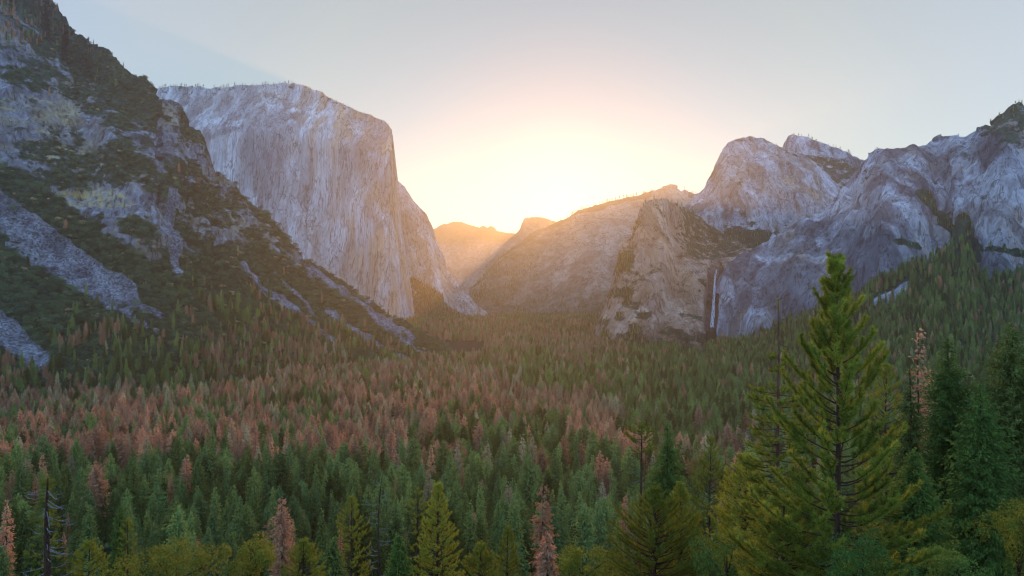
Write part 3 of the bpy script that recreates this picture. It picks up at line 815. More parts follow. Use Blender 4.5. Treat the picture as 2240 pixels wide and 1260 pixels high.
# conifers on the left slope: thin out upwards
def dl(x, y, P, at):
    lineu = np.interp(x, [-300, 0, 200, 300, 420, 520, 560, 660, 760, 900, 1000], [800, 800, 760, 720, 690, 650, 640, 690, 740, 775, 790])
    top = ((x < 150) & (y < 105) & (y > -150)) * .9 + ((x < 260) & (y < crestf(x) + 70)) * .18
    cl = fbm(P[:, 0] / 85, P[:, 1] / 85, P[:, 2] / 85, 3, 140)
    return np.clip(sstep(-70, 90, y - lineu + 90 * cl) * .8, 0, 1) * sstep(-.45, .15, cl + .006 * (y - lineu - 40)) * (1 - at['scree'] * .9) + top + .006
P, x, y = on_slope(LEFT, 12000, dl, 5)
b_ = rs.rand(len(P)) < np.clip(np.where(y < 90, .9, np.where(y < 800, .45, .4)) + .8 * fbm(P[:, 0] / 60, P[:, 1] / 60, P[:, 2] / 60, 3, 150) * (y > 90), .05, .95)  # crest trees mostly brown: their colour stands in for red sunlight on the tip
forest['P'].append(P - [0, 0, 1]); forest['k'].append(np.where(b_, 5 + rs.randint(0, 4, len(P)), rs.randint(0, 5, len(P)))); forest['s'].append((.38 + .62 * rs.beta(2, 2, len(P))) * np.where(y < 300, .75, 1))
# wooded slope on the right
P, x, y = on_slope(HILL, 11000, lambda x, y, P, at: .9 * at['veg'], 6)
b_ = rs.rand(len(P)) < .08
forest['P'].append(P - [0, 0, 1]); forest['k'].append(np.where(b_, 5 + rs.randint(0, 4, len(P)), rs.randint(0, 5, len(P)))); forest['s'].append(rs.uniform(.5, .95, len(P)))
for M_, n_, dens_, s0, s1, sd_, pb in ((FALLR, 9000, lambda x, y, P, at: sstep(.55, .8, at['veg']) * .9, .22, .5, 31, .25), (MT['cliff_buttress'], 7000, lambda x, y, P, at: sstep(.5, .75, at['veg']) * .9, .35, .75, 32, .3),
                                     (MT['valley_ridge'], 6000, lambda x, y, P, at: sstep(.45, .7, at['veg']) * .7 * (y > 560), .5, .9, 33, .2), (MT['cliff_wall'], 5000, lambda x, y, P, at: sstep(.6, .85, at['veg']) * .8, .25, .5, 34, .0),
                                     (MT['granite_peak'], 3000, lambda x, y, P, at: sstep(.5, .8, at['veg']) * .8, .2, .4, 35, .0), (MT['rock_spire'], 3000, lambda x, y, P, at: sstep(.5, .8, at['veg']) * .8, .2, .4, 36, .0)):
    P, x, y = on_slope(M_, n_, dens_, sd_)
    forest['P'].append(P - [0, 0, 1]); forest['k'].append(np.where(rs.rand(len(P)) < pb, 5 + rs.randint(0, 4, len(P)), rs.randint(0, 5, len(P)))); forest['s'].append(rs.uniform(s0, s1, len(P)))
# fringes of trees along far crests
def fringe(obj_name, n, x0, x1, s0, s1, seed):
    o = bpy.data.objects[obj_name]
    M_ = MT[obj_name]
    r_ = np.random.RandomState(seed)
    c = M_['P'][M_['nv'] - 1 + r_.randint(0, 2, n), r_.randint(0, M_['P'].shape[1], n)]
    x = to_px(c[:, 0], c[:, 1], c[:, 2])[0]
    ok = (x > x0) & (x < x1)
    c = c[ok]
    forest['P'].append(c - [0, 0, 2]); forest['k'].append(r_.randint(0, 5, len(c))); forest['s'].append(r_.uniform(s0, s1, len(c)))
fringe("granite_monolith", 420, 330, 640, .25, .6, 1)
fringe("granite_monolith", 200, 640, 850, .18, .34, 2)
fringe("valley_ridge", 420, 1240, 1430, .5, 1.0, 3)
fringe("valley_ridge", 160, 1060, 1240, .4, .8, 4)
fringe("valley_ridge", 200, 1490, 1620, .5, .9, 4)
fringe("rock_spire", 90, 1735, 1890, .2, .5, 5)
fringe("rock_buttress", 110, 1400, 1560, .3, .6, 6)
fringe("cliff_wall", 150, 1900, 2240, .09, .24, 7)
fringe("granite_peak", 70, 1640, 1720, .15, .35, 8)
fringe("mountain_slope", 60, 100, 340, .2, .5, 9)

# ------------------------------------------------------------------ near trees, each built on its own
PAINT = np.zeros((158, 280), bool)          # coarse map of what the near trees hide, to know which forest trees show
def stand(x, ytop, D, sink=.4):
    X = (x - 1120) / FOC * D
    zb = float(gz(X, D)) - sink
    return X, zb, EYE + (630 - ytop) / FOC * D - zb

def hide(prof, x):
    for y, w in zip(np.arange(0, 1264, 8), range(158)):
        hw = np.interp(y, [p[0] for p in prof], [p[1] for p in prof], left=0)
        if hw > 4: PAINT[w, max(0, int((x - hw * .8) / 8)):max(0, int((x + hw * .8) / 8))] = True

def px_prof(prof, D, zb):
    """profile (photo y, half width px) -> radius in metres by height over the base"""
    z = [EYE + (630 - y) / FOC * D - zb for y, w in prof][::-1]
    r = [w / FOC * D for y, w in prof][::-1]
    return lambda h: float(np.interp(h, z, r))

def trunk_geo(H, r0, seed, lean=0, k=8, bend=.12):
    rs = np.random.RandomState(seed)
    zz = np.linspace(-.8, H, 22)
    a = rs.uniform(0, 6.28, 2)
    X = bend * np.sin(zz / 4.5 + a[0]) * (zz / H) + lean * zz / H
    Y = bend * np.cos(zz / 5.5 + a[1]) * (zz / H)
    g = Geo(); rr = r0 * (1 - zz / H * .93) ** .9 + .02
    g.tube(np.stack([X, Y, zz], 1), rr, 0, k)
    ax = lambda z: np.array([np.interp(z, zz, X), np.interp(z, zz, Y), z])
    return g, ax, (lambda z: float(np.interp(z, zz, rr)))

def pine(name, label, cat, x, ytop, D, prof, nmat=None, bmat=None, seed=1, spacing=.75, per=5, nn=18, nl=.34, r0=.4, zcut=1330, asc=(.9, .15), upturn=.35,
         split=False, bare=None, lean=0, tuft=.5, dead=0, group=None, nw=0.022, gap=0.0, inner=.35, sub=1.0, tw=1.0, ragged=.78):
    nmat = nmat or M_PINE; bmat = bmat or M_BARK
    rs = np.random.RandomState(seed)
    X, zb, H = stand(x, ytop, D)
    hide(prof, x)
    root = link(name, None, loc=(X, D, zb)); tag(root, label, cat, group)
    tg, ax, tr = trunk_geo(H, r0, seed, lean)
    link("trunk", tg.mesh("trunk", [bmat]), root)
    pf = px_prof(prof, D, zb)
    zlow = EYE + (630 - zcut) / FOC * D - zb
    crown = Geo()
    z = H - .25
    # leader
    tips = [(ax(H - .05)[None], np.array([[0, 0, 1.0]]))]
    while z > max(zlow, 1.5):
        f = 1 - (z - zlow) / (H - zlow)             # 0 top .. 1 bottom
        if bare and any(b0 < z / H < b1 for b0, b1 in bare): z -= spacing; continue
        nb = max(2, int(round(per * rs.uniform(.7, 1.25))))
        az0 = rs.uniform(0, 6.28)
        for j in range(nb):
            if rs.rand() < gap: continue
            az = az0 + j * 2 * math.pi / nb + rs.uniform(-.35, .35)
            a_ = asc[0] + (asc[1] - asc[0]) * min(1, f * 1.15) + rs.uniform(-.12, .12)
            zr = z + rs.uniform(-.3, .3) * spacing
            Lh = pf(zr) * rs.uniform(.72, 1.12)
            Lh = max(.25, pf(min(zr + Lh * a_ * .7, H - .1)) * rs.uniform(ragged, 1.14))
            o = np.array([math.cos(az), math.sin(az), 0]); sd = np.array([-o[1], o[0], 0])
            s = np.linspace(0, 1, 6)
            wob = rs.uniform(-.1, .1)
            cen = ax(zr)
            pts = cen + o * (Lh * s)[:, None] + sd * (wob * Lh * s ** 2)[:, None] + np.array([0, 0, 1.0]) * (Lh * (a_ * s + upturn * (s ** 2 - .45 * s)))[:, None]
            br = max(.014, min(.09, .022 * Lh)) * (1 - .8 * s)
            bg_ = Geo() if split else crown
            bg_.tube(pts, br, 1, 4)
            if rs.rand() < dead: continue
            # shoots: the outer axis and upturned side shoots, each a bottle brush of needles
            Lt = Lh * (1 + .4 * a_)
            axis = lambda q: np.array([np.interp(q, s, pts[:, 0]), np.interp(q, s, pts[:, 1]), np.interp(q, s, pts[:, 2])])
            seg = [(axis(inner + .12), axis(.75)), (axis(.72), axis(1.0))]
            m = max(2, int(Lt * (1 - inner) / tuft))
            for q in range(m):
                qs = inner + (1 - inner) * (q + rs.uniform(.1, .9)) / m
                c0 = axis(qs); tg_ = unit(axis(min(1, qs + .12)) - axis(qs - .05))
                d0 = unit(tg_ + sd * (1 if (q + j) % 2 else -1) * rs.uniform(.35, 1.15) + np.array([0, 0, rs.uniform(.0, .8)]))
                l0 = tw * rs.uniform(.45, 1.0) * min(1.0, .25 + .25 * Lh) * (1.15 - .4 * qs)
                e0 = c0 + d0 * l0 + np.array([0, 0, .22 * l0])
                bg_.tube([c0, c0 + d0 * l0 * .6, e0], [.016, .012, .007], 1, 3)
                seg.append((c0 + d0 * l0 * .3, e0))
            cs_, ds_ = [], []
            for p0, p1 in seg:
                k_ = max(1, int(np.linalg.norm(p1 - p0) / (nl * .55)))
                for q in range(k_ + 1):
                    cs_.append(p0 + (p1 - p0) * q / max(1, k_)); ds_.append(unit(p1 - p0))
            nd = needles(rs, np.array(cs_), np.array(ds_), nn, nl, nw, along=nl * .3, spread=(25, 72))
            if split:
                b_ = bg_.mesh("branch", [bmat, bmat]); bo = link("branch", b_, root)
                ng_ = Geo(); ng_.tris(nd, 0); link("needles", ng_.mesh("needles", [nmat]), bo)
            else: crown.tris(nd, 0)
        z -= spacing * (1 if z < H - 3 else .8)
    tp = needles(rs, np.array([ax(H - .1), ax(H - .45), ax(H - .9)]), np.array([[0, 0, 1.0]] * 3), nn * 2, nl, nw, along=.4, spread=(15, 75))
    if split:
        g = Geo(); g.tris(tp, 0); link("leader_needles", g.mesh("leader_needles", [nmat]), root)
    else:
        crown.tris(tp, 0); link("crown", crown.mesh("crown", [nmat, bmat]), root)
    return root, ax, H, tr

def dead_branches(root, ax, H, tr, n, z0, z1, ln, mat, seed, curl=.6, name="bare_branch", fork=True):
    rs = np.random.RandomState(seed)
    for k in range(n):
        z = H * (z0 + (z1 - z0) * (k + rs.rand()) / n)
        az = (0 if rs.rand() < .5 else math.pi) + rs.uniform(-.9, .9)
        l = ln * rs.uniform(.5, 1.15) * (1.15 - .5 * z / H)
        o = np.array([math.cos(az), math.sin(az), 0]); sd = np.array([-o[1], o[0], 0])
        s = np.linspace(0, 1, 8)
        c = curl * rs.uniform(.4, 1.4); dr = rs.uniform(.2, .6)
        pts = ax(z) + o * (l * s * (1 - .25 * c * s * s))[:, None] + np.array([0, 0, 1.0]) * (l * (-dr * s + c * s ** 2.4))[:, None] + sd * (l * .2 * rs.uniform(-1, 1) * s ** 2)[:, None]
        g = Geo(); g.tube(pts, .055 * (1 - .75 * s) * (.6 + .15 * l), 0, 5)
        if fork:
            for q in range(rs.randint(1, 4)):
                i = rs.randint(2, 6)
                e = pts[i] + unit(o + sd * rs.uniform(-1.2, 1.2) + np.array([0, 0, rs.uniform(-.3, 1.0)])) * l * rs.uniform(.15, .35)
                g.tube([pts[i], (pts[i] + e) / 2 + [0, 0, -.08], e], [.028, .02, .01], 0, 4)
        link(name, g.mesh(name, [mat]), root)

def fir(name, label, cat, x, ytop, D, prof, mat=None, seed=1, fine=3.5, r0=.45, dens=1.0, gaps=0, bmat=None, group=None, zcut=1330, up0=.3, up1=.45):
    X, zb, H = stand(x, ytop, D)
    hide(prof, x)
    root = link(name, None, loc=(X, D, zb)); tag(root, label, cat, group)
    pf = px_prof(prof, D, zb)
    zl = max(.05, (EYE + (630 - zcut) / FOC * D - zb) / H)
    c, t = conifer_geo(seed, H, 1, zl, dens, 1, gaps, fine, pf, up0, up1)
    tg, ax, tr = trunk_geo(H, r0, seed)
    link("trunk", tg.mesh("trunk", [bmat or M_BARK]), root)
    link("crown", c.mesh("crown", [mat or M_FIR]), root)
    return root, ax, H, tr

def snag(name, label, cat, x, ytop, D, r0, seed, mat=None, lean=0, bend=.3):
    X, zb, H = stand(x, ytop, D)
    root = link(name, None, loc=(X, D, zb)); tag(root, label, cat)
    tg, ax, tr = trunk_geo(H, r0, seed, lean, bend=bend)
    link("trunk", tg.mesh("trunk", [mat or M_BARK]), root)
    return root, ax, H, tr

def oak(name, label, cat, x, ytop, D, w, h, mat=None, seed=1, n=4200, leaf=.24, group=None):
    """broadleaf tree: lobed crown w px half-wide and h px deep on a forking trunk"""
    X, zb, H = stand(x, ytop, D)
    rs = np.random.RandomState(seed)
    hide([(ytop, w * .4), (ytop + h * .4, w), (1300, w)], x)
    root = link(name, None, loc=(X, D, zb)); tag(root, label, cat, group)
    rx = w / FOC * D; rz = h / FOC * D
    lob = 24
    cs = np.stack([rs.uniform(-.8, .8, lob) * rx, rs.uniform(-.7, .7, lob) * rx, H - rz * (.2 + rs.uniform(0, .65, lob))], 1)
    cs[0] = [0, 0, H - rz * .3]
    rr = rx * rs.uniform(.15, .36, lob)
    cs[:, 2] = np.minimum(cs[:, 2], H - rr * .75 - rz * .25 * (np.hypot(cs[:, 0], cs[:, 1]) / rx) ** 2)
    k = rs.randint(0, lob, n)
    d = unit(rs.normal(size=(n, 3)) + [0, -.15, .3])
    sub = .82 + .2 * np.sin(d[:, 0] * 7 + k) * np.sin(d[:, 1] * 8 + 2 * k) * np.sin(d[:, 2] * 7 + k * 3)
    c = cs[k] + d * (rr[k] * sub * rs.uniform(.72, 1.1, n))[:, None]
    g = Geo(); g.quads(clumps(rs, c, unit(d + rs.normal(size=(n, 3)) * .8), leaf * rs.uniform(.6, 1.3, n), leaf * rs.uniform(.28, .5, n), .1), 0)
    link("crown", g.mesh("crown", [mat or M_OAK]), root)
    t = Geo(); zf = H - rz * .95
    t.tube([[0, 0, -.6], [.1, 0, zf * .5], [0, .1, zf]], [.28, .24, .2], 0, 7)
    link("trunk", t.mesh("trunk", [M_BARK]), root)
    for q in range(5):
        e = cs[q]; m_ = np.array([e[0] * .4, e[1] * .4, (zf + e[2]) / 2 - .2])
        b_ = Geo(); b_.tube([[0, .1, zf - .1], m_, e], [.14, .10, .04], 0, 5)
        link("limb", b_.mesh("limb", [M_BARK]), root)
    return root

PINE_CAT = "pine tree"
# --- right side
pine("pine_tree", "tallest foreground pine with open upswept tufted branches standing against the cliff", PINE_CAT, 1832, 573, 62,
     [(573, 10), (610, 32), (680, 46), (725, 66), (790, 86), (860, 102), (930, 120), (1000, 140), (1080, 160), (1160, 180), (1260, 205), (1340, 215)],
     seed=5, spacing=.90, per=4.7, nn=44, nl=.46, r0=.42, asc=(1.0, .05), upturn=.6, split=True, tuft=.55, nw=0.030, inner=.38, zcut=1310, tw=1.3, ragged=.42)
r_ = pine("pine_tree", "thin reddish trunked pine with a nearly bare broken top, left of the tallest pine", PINE_CAT, 1702, 655, 76,
     [(655, 6), (730, 8), (745, 52), (775, 46), (790, 12), (835, 20), (850, 56), (930, 66), (960, 60), (1000, 80), (1100, 95), (1340, 110)],
     bmat=M_REDBARK, seed=8, spacing=.8, per=5, nn=26, nl=.30, r0=.40, asc=(.1, -.12), upturn=.25, tuft=.36, gap=.05, nw=0.024, bare=((.86, .995), (.78, .82)))
dead_branches(r_[0], r_[1], r_[2], r_[3], 7, .85, .995, 1.7, M_REDBARK, 3, curl=.1)
dead_branches(r_[0], r_[1], r_[2], r_[3], 6, .62, .85, 2.6, M_BARK, 4, curl=.25)
fir("fir_tree", "tall dense dark green fir with a pointed crown right of the tallest pine", "fir tree", 2075, 742, 92,
    [(742, 4), (800, 26), (850, 52), (920, 66), (1000, 82), (1100, 92), (1200, 100), (1340, 110)], seed=21, fine=4.0)
fir("fir_tree", "broad yellowish fir in front of the dark fir at the right edge", "fir tree", 2145, 842, 84,
    [(842, 4), (900, 34), (980, 62), (1060, 84), (1150, 95), (1340, 105)], seed=22, fine=3.6, mat=M_FIR)
fir("fir_tree", "darkest rounded fir rising at the right edge of the view", "fir tree", 2212, 712, 88,
    [(712, 10), (760, 50), (830, 80), (920, 95), (1040, 110), (1180, 115), (1340, 120)], seed=23, fine=4.0, mat=M_GREEN)
fir("dead_fir", "thin rusty dead conifer standing just left of the dark pointed fir", "dead tree", 2010, 718, 104,
    [(718, 3), (760, 16), (820, 26), (880, 30), (1000, 34), (1340, 36)], seed=24, fine=2.2, gaps=.35, dens=.7, mat=M_BROWN, r0=.25)
fir("fir_tree", "dull green fir filling the gap behind the tallest pine and the rusty dead conifer", "fir tree", 1992, 800, 100,
    [(840, 4), (900, 28), (1000, 46), (1100, 60), (1340, 70)], seed=25, fine=3.0, mat=M_GREEN)
pine("pine_tree", "pale yellow green pine top peeping out right behind the tallest pine", PINE_CAT, 1938, 798, 108,
     [(798, 5), (830, 26), (900, 40), (980, 52), (1100, 62), (1340, 70)], seed=31, spacing=.9, per=5, nn=13, nl=.36, asc=(.7, .1), tuft=.55, nw=0.028)
fir("fir_tree", "deep green fir with a slender tip just left of the slim dark trunked pine", "fir tree", 1461, 928, 128,
    [(928, 4), (980, 26), (1020, 38), (1080, 56), (1150, 64), (1240, 70), (1340, 74)], seed=26, fine=3.0)
r_ = pine("pine_tree", "slim pine with a dark visible trunk and tufted tip near the lower middle right", PINE_CAT, 1553, 962, 112,
     [(962, 6), (1000, 24), (1060, 38), (1100, 46), (1160, 40), (1200, 52), (1340, 66)], seed=32, spacing=.95, per=5, nn=14, nl=.34, r0=.3, asc=(.85, .05), tuft=.5, gap=.1, nw=0.028)
dead_branches(r_[0], r_[1], r_[2], r_[3], 7, .45, .8, 2.0, M_BARK, 7, curl=.15)
r_ = pine("pine_tree", "leaning old pine with a long bare trunk and a small green tuft on top", PINE_CAT, 1388, 928, 104,
     [(928, 10), (945, 34), (985, 26), (1000, 6), (1120, 6), (1130, 40), (1200, 70), (1340, 90)], bmat=M_BARK, seed=33, spacing=.8, per=4, nn=14, nl=.3, r0=.5, asc=(.2, .05), lean=1.2, tuft=.45, gap=.05, nw=0.034, bare=((.45, .875),))
dead_branches(r_[0], r_[1], r_[2], r_[3], 9, .35, .85, 2.2, M_DEAD, 9, curl=.2)
snag("dead_tree", "bare pale pole leaning beside the long trunked pine with the green tuft", "dead tree", 1396, 985, 106, .16, 34, M_REDBARK, lean=.9)
pine("young_pine", "bushy young pine with upright tufts at the foot of the leaning old pine", PINE_CAT, 1432, 1072, 84,
     [(1072, 8), (1110, 50), (1180, 88), (1260, 105), (1340, 110)], seed=35, spacing=.6, per=6, nn=16, nl=.34, asc=(.8, .25), tuft=.48, nw=0.022)
pine("young_pine", "young pine whose narrow tip stands left of the slim dark trunked pine", PINE_CAT, 1490, 1062, 92,
     [(1062, 5), (1100, 24), (1160, 40), (1260, 66), (1340, 80)], seed=36, spacing=.65, per=6, nn=15, nl=.34, asc=(.9, .25), tuft=.5, nw=0.024)
pine("young_pine", "broad rounded pine crown between the slim dark trunked pine and the reddish trunk", PINE_CAT, 1632, 1002, 88,
     [(1002, 10), (1040, 36), (1110, 58), (1180, 78), (1260, 90), (1340, 95)], seed=37, spacing=.7, per=6, nn=15, nl=.36, asc=(.6, .15), tuft=.5, nw=0.024)
pine("young_pine", "low pine crown pushing up under the left side of the tallest pine", PINE_CAT, 1712, 1085, 66,
     [(1085, 10), (1120, 50), (1180, 80), (1260, 100), (1340, 110)], seed=38, spacing=.6, per=6, nn=16, nl=.36, asc=(.6, .2), tuft=.48, nw=0.020)
fir("fir_tree", "yellow green fir crown low in front of the fir group, right of the tallest pine", "fir tree", 2000, 985, 74,
    [(985, 6), (1040, 34), (1110, 60), (1200, 80), (1340, 90)], seed=27, fine=3.6, mat=M_FIR)
# --- middle and left
pine("pine_tree", "bright yellow green pine, full and conical, near the bottom left of centre", PINE_CAT, 957, 1062, 118,
     [(1062, 5), (1100, 18), (1140, 30), (1180, 42), (1230, 50), (1340, 60)], seed=41, spacing=.75, per=6, nn=15, nl=.36, r0=.3, asc=(.75, .1), tuft=.5, nw=0.028)
r_ = pine("pine_tree", "yellow green pine with an open crown and bare lower trunk left of the twisted snag", PINE_CAT, 768, 1090, 130,
     [(1090, 5), (1120, 20), (1150, 34), (1180, 38), (1195, 14), (1210, 36), (1260, 44), (1340, 50)], seed=42, spacing=.9, per=5, nn=14, nl=.36, r0=.32, asc=(.55, .0), tuft=.52, gap=.15, nw=0.029)
r_ = pine("pine_tree", "sparse pine with a dark trunk between the twisted snag and the bright conical pine", PINE_CAT, 913, 1070, 122,
     [(1070, 4), (1100, 20), (1130, 24), (1150, 8), (1190, 10), (1210, 30), (1340, 40)], seed=43, spacing=1.1, per=4, nn=13, nl=.34, r0=.36, asc=(.4, 0), tuft=.55, gap=.3, nw=0.029)
dead_branches(r_[0], r_[1], r_[2], r_[3], 6, .45, .8, 2.6, M_DEAD, 13, curl=.5)
r_ = snag("dead_tree", "twisted dead tree with pale upcurled bare branches near the bottom centre left", "dead tree", 822, 1040, 112, .34, 44, M_BARK, lean=1.0, bend=.5)
dead_branches(r_[0], r_[1], r_[2], r_[3], 24, .28, .95, 3.6, M_DEAD, 14, curl=.7)
r_ = snag("dead_tree", "big half dead tree with a thick dark trunk and crooked whitish branches, bottom left", "dead tree", 105, 1046, 92, .85, 45, M_BARK, bend=.3)
dead_branches(r_[0], r_[1], r_[2], r_[3], 60, .3, .97, 4.6, M_DEAD, 15, curl=.4)
rs_ = np.random.RandomState(77)
cc, cd = [], []
for k in range(420):
    zf = rs_.uniform(.35, 1.0); az = rs_.choice([0.0, 2.0, 4.2]) + rs_.uniform(-.6, .6); rr_ = (1.02 - zf) * 7 * rs_.uniform(.35, 1.0) + .5
    if math.sin(zf * 40 + az * 3) < -.1: continue
    cc.append(r_[1](zf * r_[2]) + [math.cos(az) * rr_, math.sin(az) * rr_, rs_.uniform(-.3, .3)]); cd.append([math.cos(az), math.sin(az), .4])
cg = Geo(); cg.tris(needles(rs_, np.array(cc), unit(np.array(cd)), 42, .36, .02, along=.5), 0)
link("crown", cg.mesh("crown", [M_PINE]), r_[0])
r_ = fir("dead_fir", "brown dead conifer with a grey bare spike on top, above the middle oak", "dead tree", 617, 1088, 150,
    [(1088, 4), (1120, 14), (1150, 24), (1190, 32), (1240, 36), (1340, 40)], seed=46, fine=2.4, gaps=.15, dens=.85, mat=M_BROWN)
dead_branches(r_[0], r_[1], r_[2], r_[3], 8, .45, .9, 3.2, M_DEAD, 16, curl=.4)
fir("dead_fir", "tall ragged reddish brown dead conifer alone near the bottom right of centre", "dead tree", 1187, 1062, 132,
    [(1062, 3), (1090, 12), (1120, 22), (1160, 28), (1200, 30), (1340, 30)], seed=47, fine=2.0, gaps=.38, dens=.8, mat=M_BROWN)
fir("dead_fir", "short brown dead conifer in front of the tall ragged one", "dead tree", 1198, 1168, 104,
    [(1168, 3), (1200, 14), (1260, 24), (1340, 28)], seed=48, fine=2.2, gaps=.15, mat=M_BROWN)
pine("young_pine", "small light green pine with a thin tip left of the ragged brown conifer", PINE_CAT, 1110, 1158, 118,
     [(1158, 4), (1200, 20), (1260, 32), (1340, 40)], seed=49, spacing=.8, per=6, nn=13, nl=.34, asc=(.8, .2), tuft=.52, nw=0.029)
pine("young_pine", "thin pale yellow pine between two green firs at the lower left", PINE_CAT, 278, 1140, 128,
     [(1140, 4), (1160, 16), (1200, 18), (1260, 22), (1340, 26)], seed=50, spacing=1.0, per=4, nn=12, nl=.34, asc=(.3, .0), tuft=.55, gap=.25, nw=0.031)
fir("fir_tree", "green fir with a spire top standing right of the half dead tree, lower left", "fir tree", 262, 1108, 150,
    [(1108, 3), (1150, 16), (1200, 26), (1340, 38)], seed=51, fine=2.2, mat=M_FIR)
OK_ = "oak tree"
oak("oak_tree", "widest yellow green oak with a domed crown at the bottom left", OK_, 385, 1188, 84, 110, 90, seed=61, n=5200)
oak("oak_tree", "yellow green oak whose ragged top stands left below the grey spiked brown conifer", OK_, 548, 1172, 88, 62, 90, seed=62)
pine("young_pine", "low spreading young pine at the bottom edge under the grey spiked brown conifer", PINE_CAT, 662, 1186, 92, [(1186, 5), (1215, 30), (1260, 48), (1340, 56)], seed=63, spacing=.7, per=6, nn=16, nl=.34, asc=(.7, .2), tuft=.5, nw=.02)
oak("oak_tree", "dark leafy oak under the tallest pine at the bottom edge", OK_, 1888, 1168, 56, 110, 110, seed=65, mat=M_FIR, leaf=.17, n=5200)
oak("oak_tree", "yellow green oak cut by the lower right edge of the view", OK_, 2232, 1052, 64, 90, 210, seed=66, mat=M_PINE, leaf=.17, n=6500)
oak("oak_tree", "dim oak in the bottom right between the firs and the edge oak", OK_, 2085, 1190, 62, 80, 90, seed=67, mat=M_FIR, leaf=.18)
oak("oak_tree", "low green oak at the bottom edge below the slim dark trunked pine", OK_, 1590, 1175, 74, 90, 100, seed=68, mat=M_FIR, leaf=.2)
oak("oak_tree", "olive oak at the bottom edge between the ragged brown conifer and the young pines", OK_, 1275, 1200, 92, 70, 70, seed=71, mat=M_PINE)

fir("fir_tree", "small pointed fir at the bottom edge under the bright conical pine", "fir tree", 872, 1172, 108, [(1172, 3), (1210, 20), (1260, 34), (1340, 40)], seed=81, fine=2.6)
pine("young_pine", "squat young pine at the bottom edge near the image centre", PINE_CAT, 1052, 1196, 104, [(1196, 6), (1225, 30), (1260, 42), (1340, 50)], seed=82, spacing=.7, per=6, nn=16, nl=.34, asc=(.8, .2), tuft=.5, nw=0.031)
fir("fir_tree", "dark little fir wedged between the low spreading young pine and the open crowned pine", "fir tree", 728, 1178, 112, [(1178, 3), (1210, 18), (1260, 30), (1340, 36)], seed=83, fine=2.6, mat=M_GREEN)
pine("young_pine", "yellowish young pine at the bottom edge just right of the half dead tree", PINE_CAT, 196, 1188, 96, [(1188, 5), (1215, 26), (1260, 40), (1340, 46)], seed=84, spacing=.75, per=5, nn=16, nl=.34, asc=(.6, .1), tuft=.5, nw=0.029)

# ------------------------------------------------------------------ forest trees that can be told apart: the ones that show largest stand as objects
AP = np.concatenate(forest['P']); AK = np.concatenate(forest['k']); AS = np.concatenate(forest['s'])
AR = rs.uniform(0, 6.28, len(AP))
tx, tyb = to_px(AP[:, 0], AP[:, 1], AP[:, 2]); tyt = to_px(AP[:, 0], AP[:, 1], AP[:, 2] + np.where(AK >= 10, 4.5, 42) * AS)[1]
order = np.argsort(AP[:, 1])
shown = np.zeros(len(AP), int)
for i in order[:9000]:
    if AP[i, 1] > 1300 or tx[i] < -40 or tx[i] > 2280 or tyt[i] > 1256: continue
    hw = (.13 if AK[i] < 10 else .9) * (tyb[i] - tyt[i])
    for row in range(max(0, int(tyt[i] // 8)), min(158, int(tyb[i] // 8) + 1)):
        f = min(1, (row * 8 + 6 - tyt[i]) / (tyb[i] - tyt[i]) * 1.3 + .12)
        a, b = int((tx[i] - hw * f) // 8), int((tx[i] + hw * f) // 8) + 1
        a, b = max(a, 0), min(b, 280)
        if b > a:
            seg = PAINT[row, a:b]; shown[i] += int((~seg).sum()); seg[:] = True
single = np.zeros(len(AP), bool)
LAND = [(1832, 800, "the tallest pine"), (1702, 800, "the reddish trunked pine"), (2075, 860, "the dark pointed fir"), (2010, 800, "the thin rusty conifer"), (2212, 830, "the darkest rounded fir"), (2145, 950, "the yellowish right hand fir"),
        (1461, 1000, "the slender tipped deep green fir"), (1553, 1030, "the slim dark trunked pine"), (1392, 1000, "the leaning old pine"), (1632, 1060, "the broad rounded pine crown"), (957, 1120, "the bright conical pine"), (768, 1140, "the open crowned pine"),
        (913, 1120, "the sparse dark trunked pine"), (822, 1110, "the twisted snag"), (105, 1120, "the half dead tree"), (617, 1140, "the grey spiked brown conifer"), (1187, 1120, "the ragged brown conifer"), (1110, 1190, "the small light green pine"),
        (278, 1180, "the thin pale yellow pine"), (385, 1210, "the widest oak"), (548, 1190, "the ragged topped oak"), (655, 1215, "the low spreading young pine"), (1275, 1210, "the olive oak"), (1052, 1210, "the squat young pine"), (196, 1205, "the yellowish young pine")]
def place(x, y):
    k = min(range(len(LAND)), key=lambda q: abs(LAND[q][0] - x) + .12 * abs(LAND[q][1] - y))
    lx, ly, nm = LAND[k]
    side = "straight past" if abs(x - lx) < 18 else ("just right of" if 0 < x - lx < 60 else ("just left of" if -60 < x - lx <= 0 else ("well right of" if x > lx else "well left of")))
    d = ly - y
    up = "" if d < 50 else ("behind and " if d < 110 else ("farther back, " if d < 180 else "far back, "))
    return up + side + " " + nm
